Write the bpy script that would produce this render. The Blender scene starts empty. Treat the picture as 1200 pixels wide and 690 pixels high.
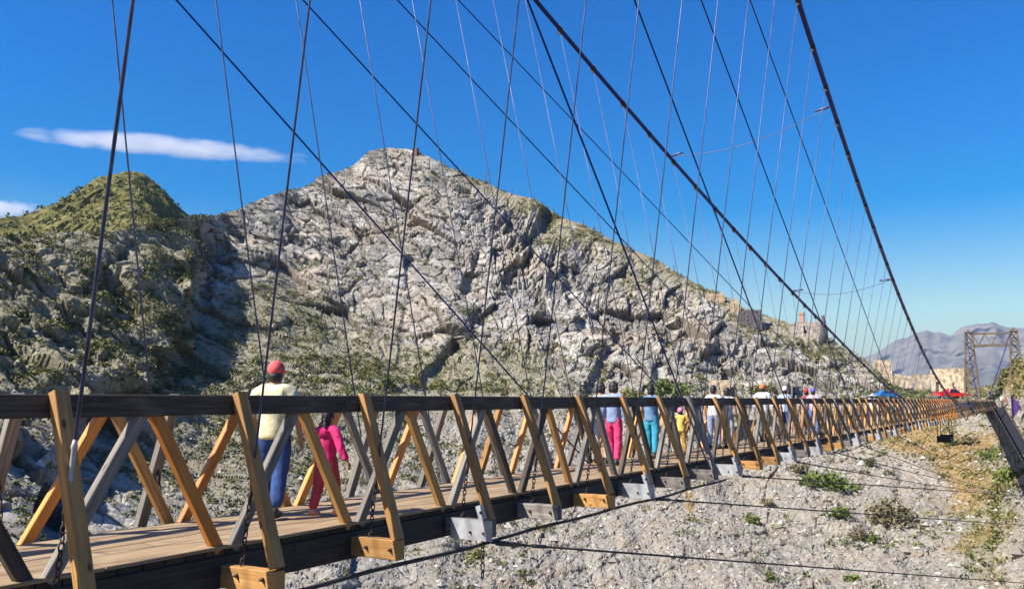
import bpy, bmesh, math, random
import numpy as np
from mathutils import Vector, Matrix
random.seed(7)
RNG = np.random.default_rng(7)
SC = bpy.context.scene
COL = SC.collection
R = math.radians

# ------------------------------------------------------------------ camera
F, YAW, PIT = 1003.13, 0.54394, 0.12239          # focal length in pixels of a 1200 x 690 frame
CX, CZ = 6.0706, 1.2694                          # the bridge runs along +Y, its deck at z = 0
fwd = np.array([-math.sin(YAW) * math.cos(PIT), math.cos(YAW) * math.cos(PIT), math.sin(PIT)])
rgt = np.array([math.cos(YAW), math.sin(YAW), 0.0])
upv = np.cross(rgt, fwd)
CAM = np.array([CX, 0.0, CZ])
cam = bpy.data.objects.new('camera', bpy.data.cameras.new('camera'))
COL.objects.link(cam)
SC.camera = cam
cam.data.sensor_width = 36.0
cam.data.lens = 36.0 * F / 1200
cam.data.clip_start = 0.05
cam.data.clip_end = 40000
cam.matrix_world = Matrix(((rgt[0], upv[0], -fwd[0], CX), (rgt[1], upv[1], -fwd[1], 0), (rgt[2], upv[2], -fwd[2], CZ), (0, 0, 0, 1)))


def ray(px, py):
    return fwd + rgt * (px - 600) / F + upv * (345 - py) / F


def at_r(px, py, r):
    d = ray(px, py)
    return CAM + d / math.hypot(d[0], d[1]) * r


def on_x(px, x):
    """the y at which the vertical plane x = const is met by a column of the frame near the horizon"""
    d = ray(px, 468.4)
    return (x - CX) / d[0] * d[1]


# ------------------------------------------------------------------ small helpers
def tag(o, label=None, cat=None, group=None, kind=None):
    if label: o['label'] = label
    if cat: o['category'] = cat
    if group: o['group'] = group
    if kind: o['kind'] = kind
    return o


def empty(name, loc=(0, 0, 0), rz=0.0, parent=None):
    o = bpy.data.objects.new(name, None)
    COL.objects.link(o)
    o.location = loc
    o.rotation_euler = (0, 0, rz)
    o.empty_display_size = 0.2
    if parent: o.parent = parent
    return o


def link_mesh(name, me, mat, parent=None):
    o = bpy.data.objects.new(name, me)
    COL.objects.link(o)
    if mat is not None and len(me.materials) == 0: me.materials.append(mat)
    if parent: o.parent = parent
    return o


class MB:
    """collects beams, boxes and tubes (with uv along the grain) into one mesh"""
    def __init__(s):
        s.v, s.f, s.uv, s.sm = [], [], [], []

    def ring_sweep(s, rings, closed_ends=True, smooth=False, lens=None):
        k = len(rings[0])
        b = len(s.v)
        for r in rings: s.v.extend([tuple(q) for q in r])
        if lens is None:
            lens = [0.0]
            for i in range(1, len(rings)):
                lens.append(lens[-1] + float(np.linalg.norm(np.mean(rings[i], 0) - np.mean(rings[i - 1], 0))))
        off = random.random() * 50
        per = float(np.linalg.norm(np.array(rings[0][0]) - np.array(rings[0][1]))) * 1.0
        for i in range(len(rings) - 1):
            for j in range(k):
                j2 = (j + 1) % k
                s.f.append((b + i * k + j, b + i * k + j2, b + (i + 1) * k + j2, b + (i + 1) * k + j))
                u0, u1 = lens[i] + off, lens[i + 1] + off
                s.uv.append([(u0, j * per), (u0, (j + 1) * per), (u1, (j + 1) * per), (u1, j * per)])
                s.sm.append(smooth)
        if closed_ends:
            s.f.append(tuple(b + j for j in range(k))[::-1])
            s.uv.append([(off + .01 * j, 0.3 * (j % 2)) for j in range(k)]); s.sm.append(False)
            e = b + (len(rings) - 1) * k
            s.f.append(tuple(e + j for j in range(k)))
            s.uv.append([(off + .01 * j, 0.3 * (j % 2)) for j in range(k)]); s.sm.append(False)

    def beam(s, p0, p1, w, h, side=(1, 0, 0), ch=0.006, ext=0.0):
        """timber with chamfered long edges: w measured along 'side', h across"""
        p0, p1 = np.array(p0, float), np.array(p1, float)
        d = p1 - p0; L = np.linalg.norm(d); d /= L
        p0 = p0 - d * ext; p1 = p1 + d * ext
        sd = np.array(side, float); sd -= d * (sd @ d); sd /= np.linalg.norm(sd)
        n = np.cross(d, sd)
        a, b = w / 2, h / 2
        prof = [(a, -b + ch), (a, b - ch), (a - ch, b), (-a + ch, b), (-a, b - ch), (-a, -b + ch), (-a + ch, -b), (a - ch, -b)] if ch else [(a, -b), (a, b), (-a, b), (-a, -b)]
        s.ring_sweep([[p + sd * x + n * y for x, y in prof] for p in (p0, p1)])

    def box(s, lo, hi, ch=0.0):
        lo, hi = np.array(lo, float), np.array(hi, float)
        c = (lo + hi) / 2; d = hi - lo
        ax = int(np.argmax(d)); e = np.zeros(3); e[ax] = d[ax] / 2
        oth = [i for i in range(3) if i != ax]
        sd = np.zeros(3); sd[oth[0]] = 1
        s.beam(c - e, c + e, d[oth[0]], d[oth[1]], sd, ch)

    def tube(s, pts, r, k=8, taper=None):
        pts = [np.array(p, float) for p in pts]
        rings = []
        ref = None
        for i, p in enumerate(pts):
            t = pts[min(i + 1, len(pts) - 1)] - pts[max(i - 1, 0)]
            t = t / np.linalg.norm(t)
            if ref is None:
                ref = np.array([0, 0, 1.0]) if abs(t[2]) < .9 else np.array([1.0, 0, 0])
            a = ref - t * (ref @ t); a /= np.linalg.norm(a); ref = a
            b = np.cross(t, a)
            rr = r if taper is None else taper[i]
            rings.append([p + (a * math.cos(2 * math.pi * j / k) + b * math.sin(2 * math.pi * j / k)) * rr for j in range(k)])
        s.ring_sweep(rings, smooth=True)

    def mesh(s, name):
        me = bpy.data.meshes.new(name)
        me.from_pydata([tuple(map(float, v)) for v in s.v], [], s.f)
        me.validate(clean_customdata=False) if False else None
        uvl = me.uv_layers.new(name='uv')
        flat = np.array([c for f in s.uv for uv in f for c in uv], dtype=np.float32)
        uvl.data.foreach_set('uv', flat)
        me.polygons.foreach_set('use_smooth', np.array(s.sm, dtype=bool))
        me.update()
        return me

    def build(s, name, mat, parent=None):
        return link_mesh(name, s.mesh(name), mat, parent)


# ------------------------------------------------------------------ materials
def newmat(name):
    m = bpy.data.materials.new(name)
    m.use_nodes = True
    nt = m.node_tree
    b = nt.nodes['Principled BSDF']
    return m, nt, b


def N(nt, t, **kw):
    n = nt.nodes.new(t)
    for k, v in kw.items():
        if k.startswith('i_'):
            n.inputs[k[2:].replace('_', ' ')].default_value = v
        else:
            setattr(n, k, v)
    return n


def ramp(nt, fac, stops, interp='LINEAR'):
    r = nt.nodes.new('ShaderNodeValToRGB')
    r.color_ramp.interpolation = interp
    while len(r.color_ramp.elements) < len(stops): r.color_ramp.elements.new(0.5)
    for e, (p, c) in zip(r.color_ramp.elements, stops):
        e.position = p
        e.color = (c[0], c[1], c[2], 1) if not isinstance(c, float) else (c, c, c, 1)
    nt.links.new(fac, r.inputs[0])
    return r.outputs[0]


def mix(nt, fac, a, b, blend='MIX'):
    m = nt.nodes.new('ShaderNodeMix')
    m.data_type = 'RGBA'; m.blend_type = blend
    for sock, val in ((m.inputs[0], fac), (m.inputs[6], a), (m.inputs[7], b)):
        if hasattr(val, 'is_output') or isinstance(val, bpy.types.NodeSocket): nt.links.new(val, sock)
        elif isinstance(val, (int, float)): sock.default_value = val
        else: sock.default_value = (val[0], val[1], val[2], 1)
    return m.outputs[2]


def bump(nt, h, b, strength=0.4, dist=0.01):
    n = nt.nodes.new('ShaderNodeBump')
    n.inputs['Strength'].default_value = strength
    n.inputs['Distance'].default_value = dist
    nt.links.new(h, n.inputs['Height'])
    nt.links.new(n.outputs[0], b.inputs['Normal'])


def wood(name, c0, c1, c2, rough=0.8, knots=0.25, dirt=(0.05, 0.038, 0.025), dirt_amt=0.65):
    m, nt, b = newmat(name)
    uv = N(nt, 'ShaderNodeUVMap')
    mp = N(nt, 'ShaderNodeMapping'); mp.inputs['Scale'].default_value = (1.6, 42, 1)
    nt.links.new(uv.outputs[0], mp.inputs[0])
    oi = N(nt, 'ShaderNodeObjectInfo')
    n1 = N(nt, 'ShaderNodeTexNoise', i_Scale=1.0, i_Detail=5.0, i_Roughness=0.6, i_Distortion=0.6)
    nt.links.new(mp.outputs[0], n1.inputs['Vector'])
    c = ramp(nt, n1.outputs['Fac'], [(0.3, c0), (0.52, c1), (0.72, c2)])
    # patchy weathering along the board
    mp2 = N(nt, 'ShaderNodeMapping'); mp2.inputs['Scale'].default_value = (2.2, 6, 1)
    nt.links.new(uv.outputs[0], mp2.inputs[0])
    n2 = N(nt, 'ShaderNodeTexNoise', i_Scale=1.3, i_Detail=4.0)
    nt.links.new(mp2.outputs[0], n2.inputs['Vector'])
    fac = ramp(nt, n2.outputs['Fac'], [(0.5, 0.0), (0.75, dirt_amt)])
    c = mix(nt, fac, c, dirt)
    # knots
    v = N(nt, 'ShaderNodeTexVoronoi', i_Scale=1.0)
    mp3 = N(nt, 'ShaderNodeMapping'); mp3.inputs['Scale'].default_value = (3.1, 9, 1)
    nt.links.new(uv.outputs[0], mp3.inputs[0]); nt.links.new(mp3.outputs[0], v.inputs['Vector'])
    kf = ramp(nt, v.outputs['Distance'], [(0.07, min(1.0, knots * 3)), (0.15, 0.0)])
    c = mix(nt, kf, c, (c0[0] * .25, c0[1] * .22, c0[2] * .2))
    # each timber a little different
    hs = N(nt, 'ShaderNodeHueSaturation')
    mr = N(nt, 'ShaderNodeMapRange'); mr.inputs[3].default_value = 0.72; mr.inputs[4].default_value = 1.25
    nt.links.new(oi.outputs['Random'], mr.inputs[0]); nt.links.new(mr.outputs[0], hs.inputs['Value'])
    nt.links.new(c, hs.inputs['Color'])
    nt.links.new(hs.outputs[0], b.inputs['Base Color'])
    b.inputs['Roughness'].default_value = rough
    bump(nt, n1.outputs['Fac'], b, 0.5, 0.004)
    return m


W_DARK = wood('dark creosoted timber', (.024, .018, .013), (.060, .045, .032), (.13, .10, .072), .85, .2, (.20, .15, .10), .6)
W_CHORD = wood('tarred deck edge timber', (.010, .009, .008), (.02, .017, .015), (.05, .042, .035), .8, .2, (.09, .07, .05), .4)
W_ORANGE = wood('new orange pine', (.42, .135, .014), (.58, .205, .024), (.66, .27, .05), .6, .3, (.20, .085, .025), .6)
W_TAN = wood('tan sawn pine', (.25, .115, .026), (.37, .185, .05), (.47, .265, .09), .7, .35, (.16, .10, .05), .65)
W_GREY = wood('silvered old timber', (.10, .088, .072), (.19, .168, .14), (.30, .27, .23), .85, .3, (.08, .07, .06), .5)
W_DECK = wood('worn deck boards', (.235, .155, .08), (.33, .225, .12), (.41, .295, .17), .85, .15, (.22, .15, .10), .5)


def plain(name, col, rough=0.6, metal=0.0, noise=0.12, scale=20, bmp=0.0):
    m, nt, b = newmat(name)
    tc = N(nt, 'ShaderNodeTexCoord')
    n = N(nt, 'ShaderNodeTexNoise', i_Scale=float(scale), i_Detail=5.0)
    nt.links.new(tc.outputs['Object'], n.inputs['Vector'])
    lo = tuple(c * (1 - noise * 2) for c in col); hi = tuple(min(1, c * (1 + noise * 2)) for c in col)
    nt.links.new(ramp(nt, n.outputs['Fac'], [(0.3, lo), (0.7, hi)]), b.inputs['Base Color'])
    b.inputs['Roughness'].default_value = rough
    b.inputs['Metallic'].default_value = metal
    if bmp: bump(nt, n.outputs['Fac'], b, bmp, 0.02)
    return m


M_STEEL = plain('galvanised plate', (.36, .365, .37), .55, .3, .15, 6)
M_IRON = plain('rusty dark iron', (.05, .035, .028), .7, .3, .3, 30)
M_CABLE = plain('dark blue steel cable', (.011, .016, .15), .5, .3, .2, 8)
M_STAY = plain('stay cable', (.012, .035, .19), .5, .3, .2, 8)
M_HANG = plain('grey hanger rod', (.085, .10, .20), .5, .4, .2, 8)
M_ROPE = plain('wind guy rope', (.04, .035, .035), .7, .0, .2, 8)

# ------------------------------------------------------------------ noise on arrays
def _h(ix, iy, iz, s):
    n = (ix.astype(np.int64) * 374761393 + iy.astype(np.int64) * 668265263 + iz.astype(np.int64) * 2147483647 + s * 974634777) & 0xFFFFFFFF
    n = ((n ^ (n >> 13)) * 1274126177) & 0xFFFFFFFF
    n = ((n ^ (n >> 16)) * 2246822519) & 0xFFFFFFFF
    return ((n ^ (n >> 15)) & 0xFFFFFF) / float(0xFFFFFF)


def vnoise(P, s=0):
    i = np.floor(P).astype(np.int64); f = P - i
    f = f * f * f * (f * (f * 6 - 15) + 10)
    o = 0
    for dx in (0, 1):
        wx = f[:, 0] if dx else 1 - f[:, 0]
        for dy in (0, 1):
            wy = f[:, 1] if dy else 1 - f[:, 1]
            for dz in (0, 1):
                wz = f[:, 2] if dz else 1 - f[:, 2]
                o = o + wx * wy * wz * _h(i[:, 0] + dx, i[:, 1] + dy, i[:, 2] + dz, s)
    return o * 2 - 1


def fbm(P, oct=4, s=0, gain=.5, lac=2.03):
    o = 0; a = 1
    for k in range(oct):
        o = o + a * vnoise(P, s + k); P = P * lac + 11.3; a *= gain
    return o


def ridged(P, oct=4, s=0):
    o = 0; a = 1; t = 0
    for k in range(oct):
        o = o + a * (1 - 2 * np.abs(vnoise(P, s + k))); t += a; P = P * 2.1 + 5.7; a *= .5
    return o / t


def facets(P, s=0, tilt=0.9):
    """angular blocks: every cell of a 3D Voronoi pattern gets its own height and its own tilted face; also returns edge closeness"""
    i = np.floor(P).astype(np.int64)
    d1 = np.full(len(P), 9.0); d2 = np.full(len(P), 9.0)
    val = np.zeros(len(P)); cid = np.zeros(len(P))
    for dx in (-1, 0, 1):
        for dy in (-1, 0, 1):
            for dz in (-1, 0, 1):
                a, b, c = i[:, 0] + dx, i[:, 1] + dy, i[:, 2] + dz
                h1, h2, h3 = _h(a, b, c, s), _h(a, b, c, s + 1), _h(a, b, c, s + 2)
                q = np.stack([P[:, 0] - a - h1, P[:, 1] - b - h2, P[:, 2] - c - h3], 1)
                d = (q * q).sum(1)
                near = d < d1
                d2 = np.where(near, d1, np.minimum(d2, d))
                hh = _h(a, b, c, s + 3)
                v = (hh - .5) + tilt * (q[:, 0] * (h2 - .5) * 2 + q[:, 1] * (h3 - .5) * 2 + q[:, 2] * (h1 - .5) * 2)
                val = np.where(near, v, val); cid = np.where(near, hh, cid)
                d1 = np.where(near, d, d1)
    return val, np.sqrt(d2) - np.sqrt(d1), cid


def sstep(a, b, x):
    t = np.clip((x - a) / (b - a), 0, 1)
    return t * t * (3 - 2 * t)


def grid_mesh(name, P, nr, nc, attrs=None, smooth=False):
    me = bpy.data.meshes.new(name)
    idx = np.arange(nr * nc).reshape(nr, nc)
    q = np.stack([idx[:-1, :-1], idx[:-1, 1:], idx[1:, 1:], idx[1:, :-1]], -1).reshape(-1, 4)
    me.vertices.add(len(P)); me.vertices.foreach_set('co', P.astype(np.float32).ravel())
    me.loops.add(q.size); me.loops.foreach_set('vertex_index', q.astype(np.int32).ravel())
    me.polygons.add(len(q)); me.polygons.foreach_set('loop_start', np.arange(0, q.size, 4, dtype=np.int32))
    me.polygons.foreach_set('use_smooth', np.full(len(q), smooth, dtype=bool))
    for k, a in (attrs or {}).items():
        at = me.attributes.new(k, 'FLOAT', 'POINT'); at.data.foreach_set('value', a.astype(np.float32))
    me.update(calc_edges=True)
    return me


def soup_mesh(name, V, k, attrs=None, smooth=False):
    """V: (n, k, 3) separate polygons"""
    me = bpy.data.meshes.new(name)
    n = len(V)
    me.vertices.add(n * k); me.vertices.foreach_set('co', V.astype(np.float32).ravel())
    me.loops.add(n * k); me.loops.foreach_set('vertex_index', np.arange(n * k, dtype=np.int32))
    me.polygons.add(n); me.polygons.foreach_set('loop_start', np.arange(0, n * k, k, dtype=np.int32))
    me.polygons.foreach_set('use_smooth', np.full(n, smooth, dtype=bool))
    for a, val in (attrs or {}).items():
        at = me.attributes.new(a, 'FLOAT', 'FACE'); at.data.foreach_set('value', val.astype(np.float32))
    me.update(calc_edges=True)
    return me


# ------------------------------------------------------------------ terrain
def lin(x, pts):
    a = np.array(pts, float)
    return np.interp(x, a[:, 0], a[:, 1])


CREST = [(-700, 330), (-300, 300), (-80, 284), (0, 278), (60, 277), (120, 272), (162, 267), (178, 259), (205, 258), (227, 252), (243, 253), (280, 245), (300, 236), (320, 227), (349, 221), (365, 214),
         (377, 205), (400, 199), (415, 192), (432, 177.5), (454, 172), (470, 173), (493, 179.5), (520, 192.5), (545, 203.5), (570, 213), (593, 225), (628, 234), (654, 253), (690, 266), (725, 285),
         (774, 307), (801, 324), (827, 338), (853, 349), (870, 360), (891, 369), (921, 378), (951, 388), (970, 396), (1000, 415), (1015, 424), (1030, 436), (1042, 452), (1060, 457), (1150, 457),
         (1164, 452), (1175, 440), (1186, 427), (1200, 417), (1240, 400), (1300, 380), (1500, 330), (1900, 300)]
R_CREST = [(-700, 170), (-80, 180), (120, 200), (230, 235), (350, 275), (455, 292), (600, 282), (725, 268), (830, 258), (960, 240), (1030, 226), (1045, 236), (1060, 250), (1150, 250), (1166, 222),
           (1180, 182), (1200, 168), (1300, 160), (1900, 150)]
R_EYE = [(-700, 100), (0, 128), (230, 146), (455, 158), (725, 172), (960, 184), (1040, 184), (1120, 182), (1165, 176), (1190, 160), (1200, 156), (1300, 140), (1900, 130)]
R_LOW = [(-700, 62), (0, 78), (230, 88), (455, 96), (725, 102), (960, 108), (1165, 112), (1300, 105), (1900, 90)]
EDGE = [(172, 238), (259, 236), (330, 232), (400, 216), (440, 192), (480, 105), (560, 72), (620, 60), (700, 40)]
HORIZ = 468.4
GULLY = [((645, 248), (622, 292), 10, 9), ((566, 372), (500, 446), 8, 7), ((722, 396), (690, 458), 6, 6), ((120, 335), (150, 372), 16, 9), ((150, 292), (120, 340), 10, 5),
         ((40, 310), (95, 345), 12, 6), ((205, 262), (262, 292), 9, 7), ((262, 240), (285, 280), 6, 5), ((940, 402), (948, 420), 3, 6), ((958, 402), (962, 420), 3, 6), ((1002, 430), (1022, 458), 9, 5),
         ((560, 300), (545, 345), 5, 3.5), ((480, 300), (470, 420), 3, 2), ((800, 350), (770, 440), 4, 3), ((655, 300), (690, 400), 4, 3), ((870, 400), (845, 450), 3, 2.5), ((90, 390), (160, 420), 12, 6),
         ((1062, 540), (1040, 640), 9, 2), ((1172, 560), (1168, 680), 5, 4), ((250, 300), (225, 390), 8, 5)]


def radius(px, py):
    """horizontal distance of the hillside from the view point along the bearing of px, at the height of row py"""
    cr = lin(px, CREST); rc = lin(px, R_CREST); re = lin(px, R_EYE); rl = lin(px, R_LOW)
    t = np.clip((HORIZ - py) / np.maximum(HORIZ - cr, 4), 0, 1)
    r_up = re + (rc - re) * (0.35 * t + 0.65 * t ** 0.72)
    s = np.clip((py - HORIZ) / (692 - HORIZ), 0, 1.2)
    r_dn = re + (rl - re) * (s ** 0.9)
    r = np.where(py < HORIZ, r_up, r_dn)
    # the darker crag on the left stands nearer than the slope beside it
    e = lin(py, EDGE)
    k = sstep(0, 1, (e - px) / 34 + .5)
    r = r - k * lin(py, [(172, 8), (270, 14), (330, 21), (420, 20), (480, 14), (520, 12), (700, 9)])
    for (x0, y0), (x1, y1), w, dep in GULLY:
        dx, dy = x1 - x0, y1 - y0
        tt = np.clip(((px - x0) * dx + (py - y0) * dy) / (dx * dx + dy * dy), 0, 1)
        d = np.hypot(px - x0 - tt * dx, py - y0 - tt * dy)
        r = r + dep * np.exp(-(d / w) ** 2)
    return r


def veg_mask(px, py):
    cr = lin(px, CREST)
    m = np.zeros_like(px)
    blob = lambda x, y, a, b: np.exp(-((px - x) / a) ** 2 - ((py - y) / b) ** 2)
    m = m + .62 * sstep(245, 205, px) * sstep(500, 440, py)                     # left crag
    m = m + .55 * blob(320, 380, 110, 75) + .6 * blob(300, 520, 240, 120) + .3 * blob(520, 440, 120, 40)
    m = m + .9 * np.exp(-np.clip(py - cr, 0, 999) / 14) * sstep(500, 600, px)     # olive strip below the right skyline
    m = m + .35 * np.exp(-np.clip(py - cr, 0, 999) / 10)
    m = m + .7 * blob(600, 440, 70, 32) + .5 * blob(470, 432, 60, 28) + .45 * blob(650, 275, 40, 26) + .4 * blob(740, 330, 35, 20)
    m = m + .7 * blob(1160, 620, 42, 120) + .6 * blob(1070, 515, 60, 22) + .25 * blob(1040, 620, 50, 40)
    m = m + .5 * blob(965, 405, 30, 22) + .4 * blob(870, 375, 30, 14) + .8 * blob(1210, 440, 40, 30) + .35 * blob(800, 452, 90, 12)
    m = m + .3 * blob(560, 640, 90, 50)
    return np.clip(m, 0, 1)


def ochre_mask(px, py):
    blob = lambda x, y, a, b: np.exp(-((px - x) / a) ** 2 - ((py - y) / b) ** 2)
    m = .62 * blob(1150, 590, 58, 140) * (.6 + .4 * np.sin(py * .11 + px * .05)) + .8 * blob(1075, 515, 52, 24) + .5 * blob(1130, 560, 35, 20) + .5 * blob(1205, 440, 45, 28)
    m = m + .45 * np.exp(-np.clip(py - lin(px, CREST), 0, 999) / 16) * sstep(560, 640, px) * sstep(900, 800, px) + .25 * blob(120, 300, 120, 40) + .3 * blob(980, 420, 40, 20)
    m = m + .8 * np.exp(-((px - 803 - (py - 545) * .12) / 6) ** 2) * sstep(535, 548, py) * sstep(625, 590, py)
    return np.clip(m, 0, 1)


def scree_mask(px, py):
    return np.clip(sstep(460, 500, py) * sstep(430, 700, px) + .55 * sstep(430, 520, py) * sstep(120, 200, px), 0, 1)


# columns and rows
cols = np.concatenate([np.linspace(-700, -60, 60)[:-1], np.linspace(-60, 1260, 1240), np.linspace(1260, 1900, 60)[1:]])
NR = 500
cr = lin(cols, CREST)
s = np.linspace(0, 1, NR)
PY = 705 + (cr[None, :] - 705) * s[:, None] ** 0.97
PX = np.repeat(cols[None, :], NR, 0)
RR = radius(PX, PY)
RR = np.maximum.accumulate(RR, axis=0) * .75 + RR * .25
D = fwd[None, None, :] + rgt[None, None, :] * ((PX - 600) / F)[..., None] + upv[None, None, :] * ((345 - PY) / F)[..., None]
DH = np.hypot(D[..., 0], D[..., 1])
BASE = CAM + D / DH[..., None] * RR[..., None]
# normals of the smooth form
du = np.gradient(BASE, axis=1); dv = np.gradient(BASE, axis=0)
NRM = np.cross(du, dv); NRM /= np.linalg.norm(NRM, axis=-1, keepdims=True) + 1e-9
NRM = np.where((NRM * (CAM - BASE)).sum(-1, keepdims=True) < 0, -NRM, NRM)
NRM = .6 * NRM + .4 * (CAM - BASE) / np.linalg.norm(CAM - BASE, axis=-1, keepdims=True)
NRM /= np.linalg.norm(NRM, axis=-1, keepdims=True)
fx, fy = PX.ravel(), PY.ravel()
VEG, OCH, SCR = veg_mask(fx, fy), ochre_mask(fx, fy), scree_mask(fx, fy)
P0 = BASE.reshape(-1, 3)
# strata: rotate into a dipping frame so that blocks are long along the beds
hr = P0 @ rgt; hf = P0 @ np.array([-math.sin(YAW), math.cos(YAW), 0]); hz = P0[:, 2]
dip = R(34)
s1 = hr * math.cos(dip) - hz * math.sin(dip); s2 = hr * math.sin(dip) + hz * math.cos(dip)
warp = fbm(P0 / 22.0, 3, 40) * 5
warp = warp * .3
Q = np.stack([s1 / 3.0 + warp * .1, hf / 1.8, s2 + warp], 1)
dip2 = R(-58)
t1 = hr * math.cos(dip2) - hz * math.sin(dip2); t2 = hr * math.sin(dip2) + hz * math.cos(dip2)
Q2 = np.stack([t1 / 2.8 + warp * .1, hf / 1.7, t2 + warp], 1)
right = sstep(520, 660, fx)[:, None]
QQ = Q * (1 - right) + Q2 * right
f1, e1, c1 = facets(QQ / 8.5, 100, 1.3)
f2, e2, c2 = facets(QQ / 3.4 + 3.3, 200, 1.2)
f3, e3, c3 = facets(QQ / 1.5 + 7.1, 300, 1.1)
f4, e4, c4 = facets(P0 / .75 + 1.7, 400)
rock = np.clip(1.0 - .75 * VEG - .9 * SCR, .12, 1)
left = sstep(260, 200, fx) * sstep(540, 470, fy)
rockL = np.maximum(rock, left * .9)
big = fbm(P0 / 30.0, 4, 60)
# bedding: sharp ledges that break off along the dip
saw = lambda v: v - np.floor(v)
amp_b = np.clip(.25 + 1.1 * fbm(P0 / 19.0, 3, 68), 0, 1)
bs = s2 * (1 - right[:, 0]) + t2 * right[:, 0] + warp
bed = (saw(bs / 4.1 + .15 * fbm(P0 / 9.0, 2, 69)) - .5) * 1.5 + (saw(bs / 1.55 + .2 * fbm(P0 / 5.0, 2, 70)) - .5) * .55
sm_ = np.clip(.30 + 1.5 * fbm(P0 / 17.0, 3, 66), .05, 1.15)          # smooth slabs next to broken rock
disp = (2.3 * f1 * rockL + 1.25 * f2 * (rockL * .9 + .08) * (.3 + .75 * sm_) + .8 * f3 * (rockL * .75 * sm_ + .12 * SCR + .08) + .2 * f4 * np.clip(SCR + VEG * .5, .1, 1)
        + 1.1 * SCR * fbm(np.stack([hr / 7.0, hf / 40.0, hz / 40.0], 1) + warp[:, None] * .12, 4, 77) + 2.0 * big * (1 - .6 * SCR) + .35 * fbm(P0 / 5.0, 4, 80)
        - .9 * rockL * np.exp(-(e1 / .035) ** 2) - .7 * rockL * np.exp(-(e2 / .05) ** 2) - .25 * rockL * np.exp(-(e3 / .1) ** 2))
disp = disp + bed * amp_b * rockL * (1 - .5 * left)
disp = disp + left * (2.4 * ridged(P0 / 9.0, 4, 90) - .6)
# keep the skyline where it is, and the ground quiet at the bridge end
crest_t = s[:, None] * np.ones_like(PX)
damp = 1 - .65 * sstep(.93, 1.0, crest_t).ravel()
quiet = 1 - .85 * np.exp(-((fx - 1130) / 75) ** 2 - ((fy - 470) / 22) ** 2)
disp = disp * damp * quiet
TER = P0 + NRM.reshape(-1, 3) * disp[:, None]
TER = TER.reshape(NR, len(cols), 3)
# the ground behind the crest and the gorge floor in front
hd = D / DH[..., None]
last = TER[-1]; hb = hd[-1] * np.array([1, 1, 0]); hb /= np.linalg.norm(hb, axis=-1, keepdims=True)
flat_right = sstep(1035, 1050, cols)[:, None] * (1 - sstep(1160, 1180, cols))[:, None]
back = []
for dr, dz in ((3, -.8), (9, -3), (25, -10), (70, -34), (160, -75), (320, -150)):
    q = last + hb * dr
    q[:, 2] += (dz * (1 - flat_right[:, 0]) + flat_right[:, 0] * (-.02 * dr if dr < 60 else dz * .9))
    q[:, 2] += fbm(q / 6.0, 3, 33) * .8
    back.append(q)
first = TER[0]; hb0 = hd[0] * np.array([1, 1, 0]); hb0 /= np.linalg.norm(hb0, axis=-1, keepdims=True)
front = []
for rad, z in ((0.3, -.36), (2.2, -.38), (3.0, -1.6), (4.6, -9), (8, -22), (20, -44), (38, -60), (52, -62), (66, -50)):
    q = CAM + hb0 * rad
    q[:, 2] = z + (fbm(q / 7.0, 3, 21) * min(3.0, rad * .08) if rad > 3 else 0)
    front.append(q)
ALL = np.concatenate([np.stack(front), TER, np.stack(back)], 0)
nf, nb = len(front), len(back)


def padrow(a, lo, hi):
    a = a.reshape(NR, len(cols))
    return np.concatenate([np.full((nf, len(cols)), lo), a, np.full((nb, len(cols)), hi)], 0).ravel()


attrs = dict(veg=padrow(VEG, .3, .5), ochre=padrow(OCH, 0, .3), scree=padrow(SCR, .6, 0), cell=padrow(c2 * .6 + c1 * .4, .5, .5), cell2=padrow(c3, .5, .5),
             dark=padrow(left * .8, 0, 0), crack=padrow(np.minimum(e1 * 1.6, e2), .5, .5))


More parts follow.
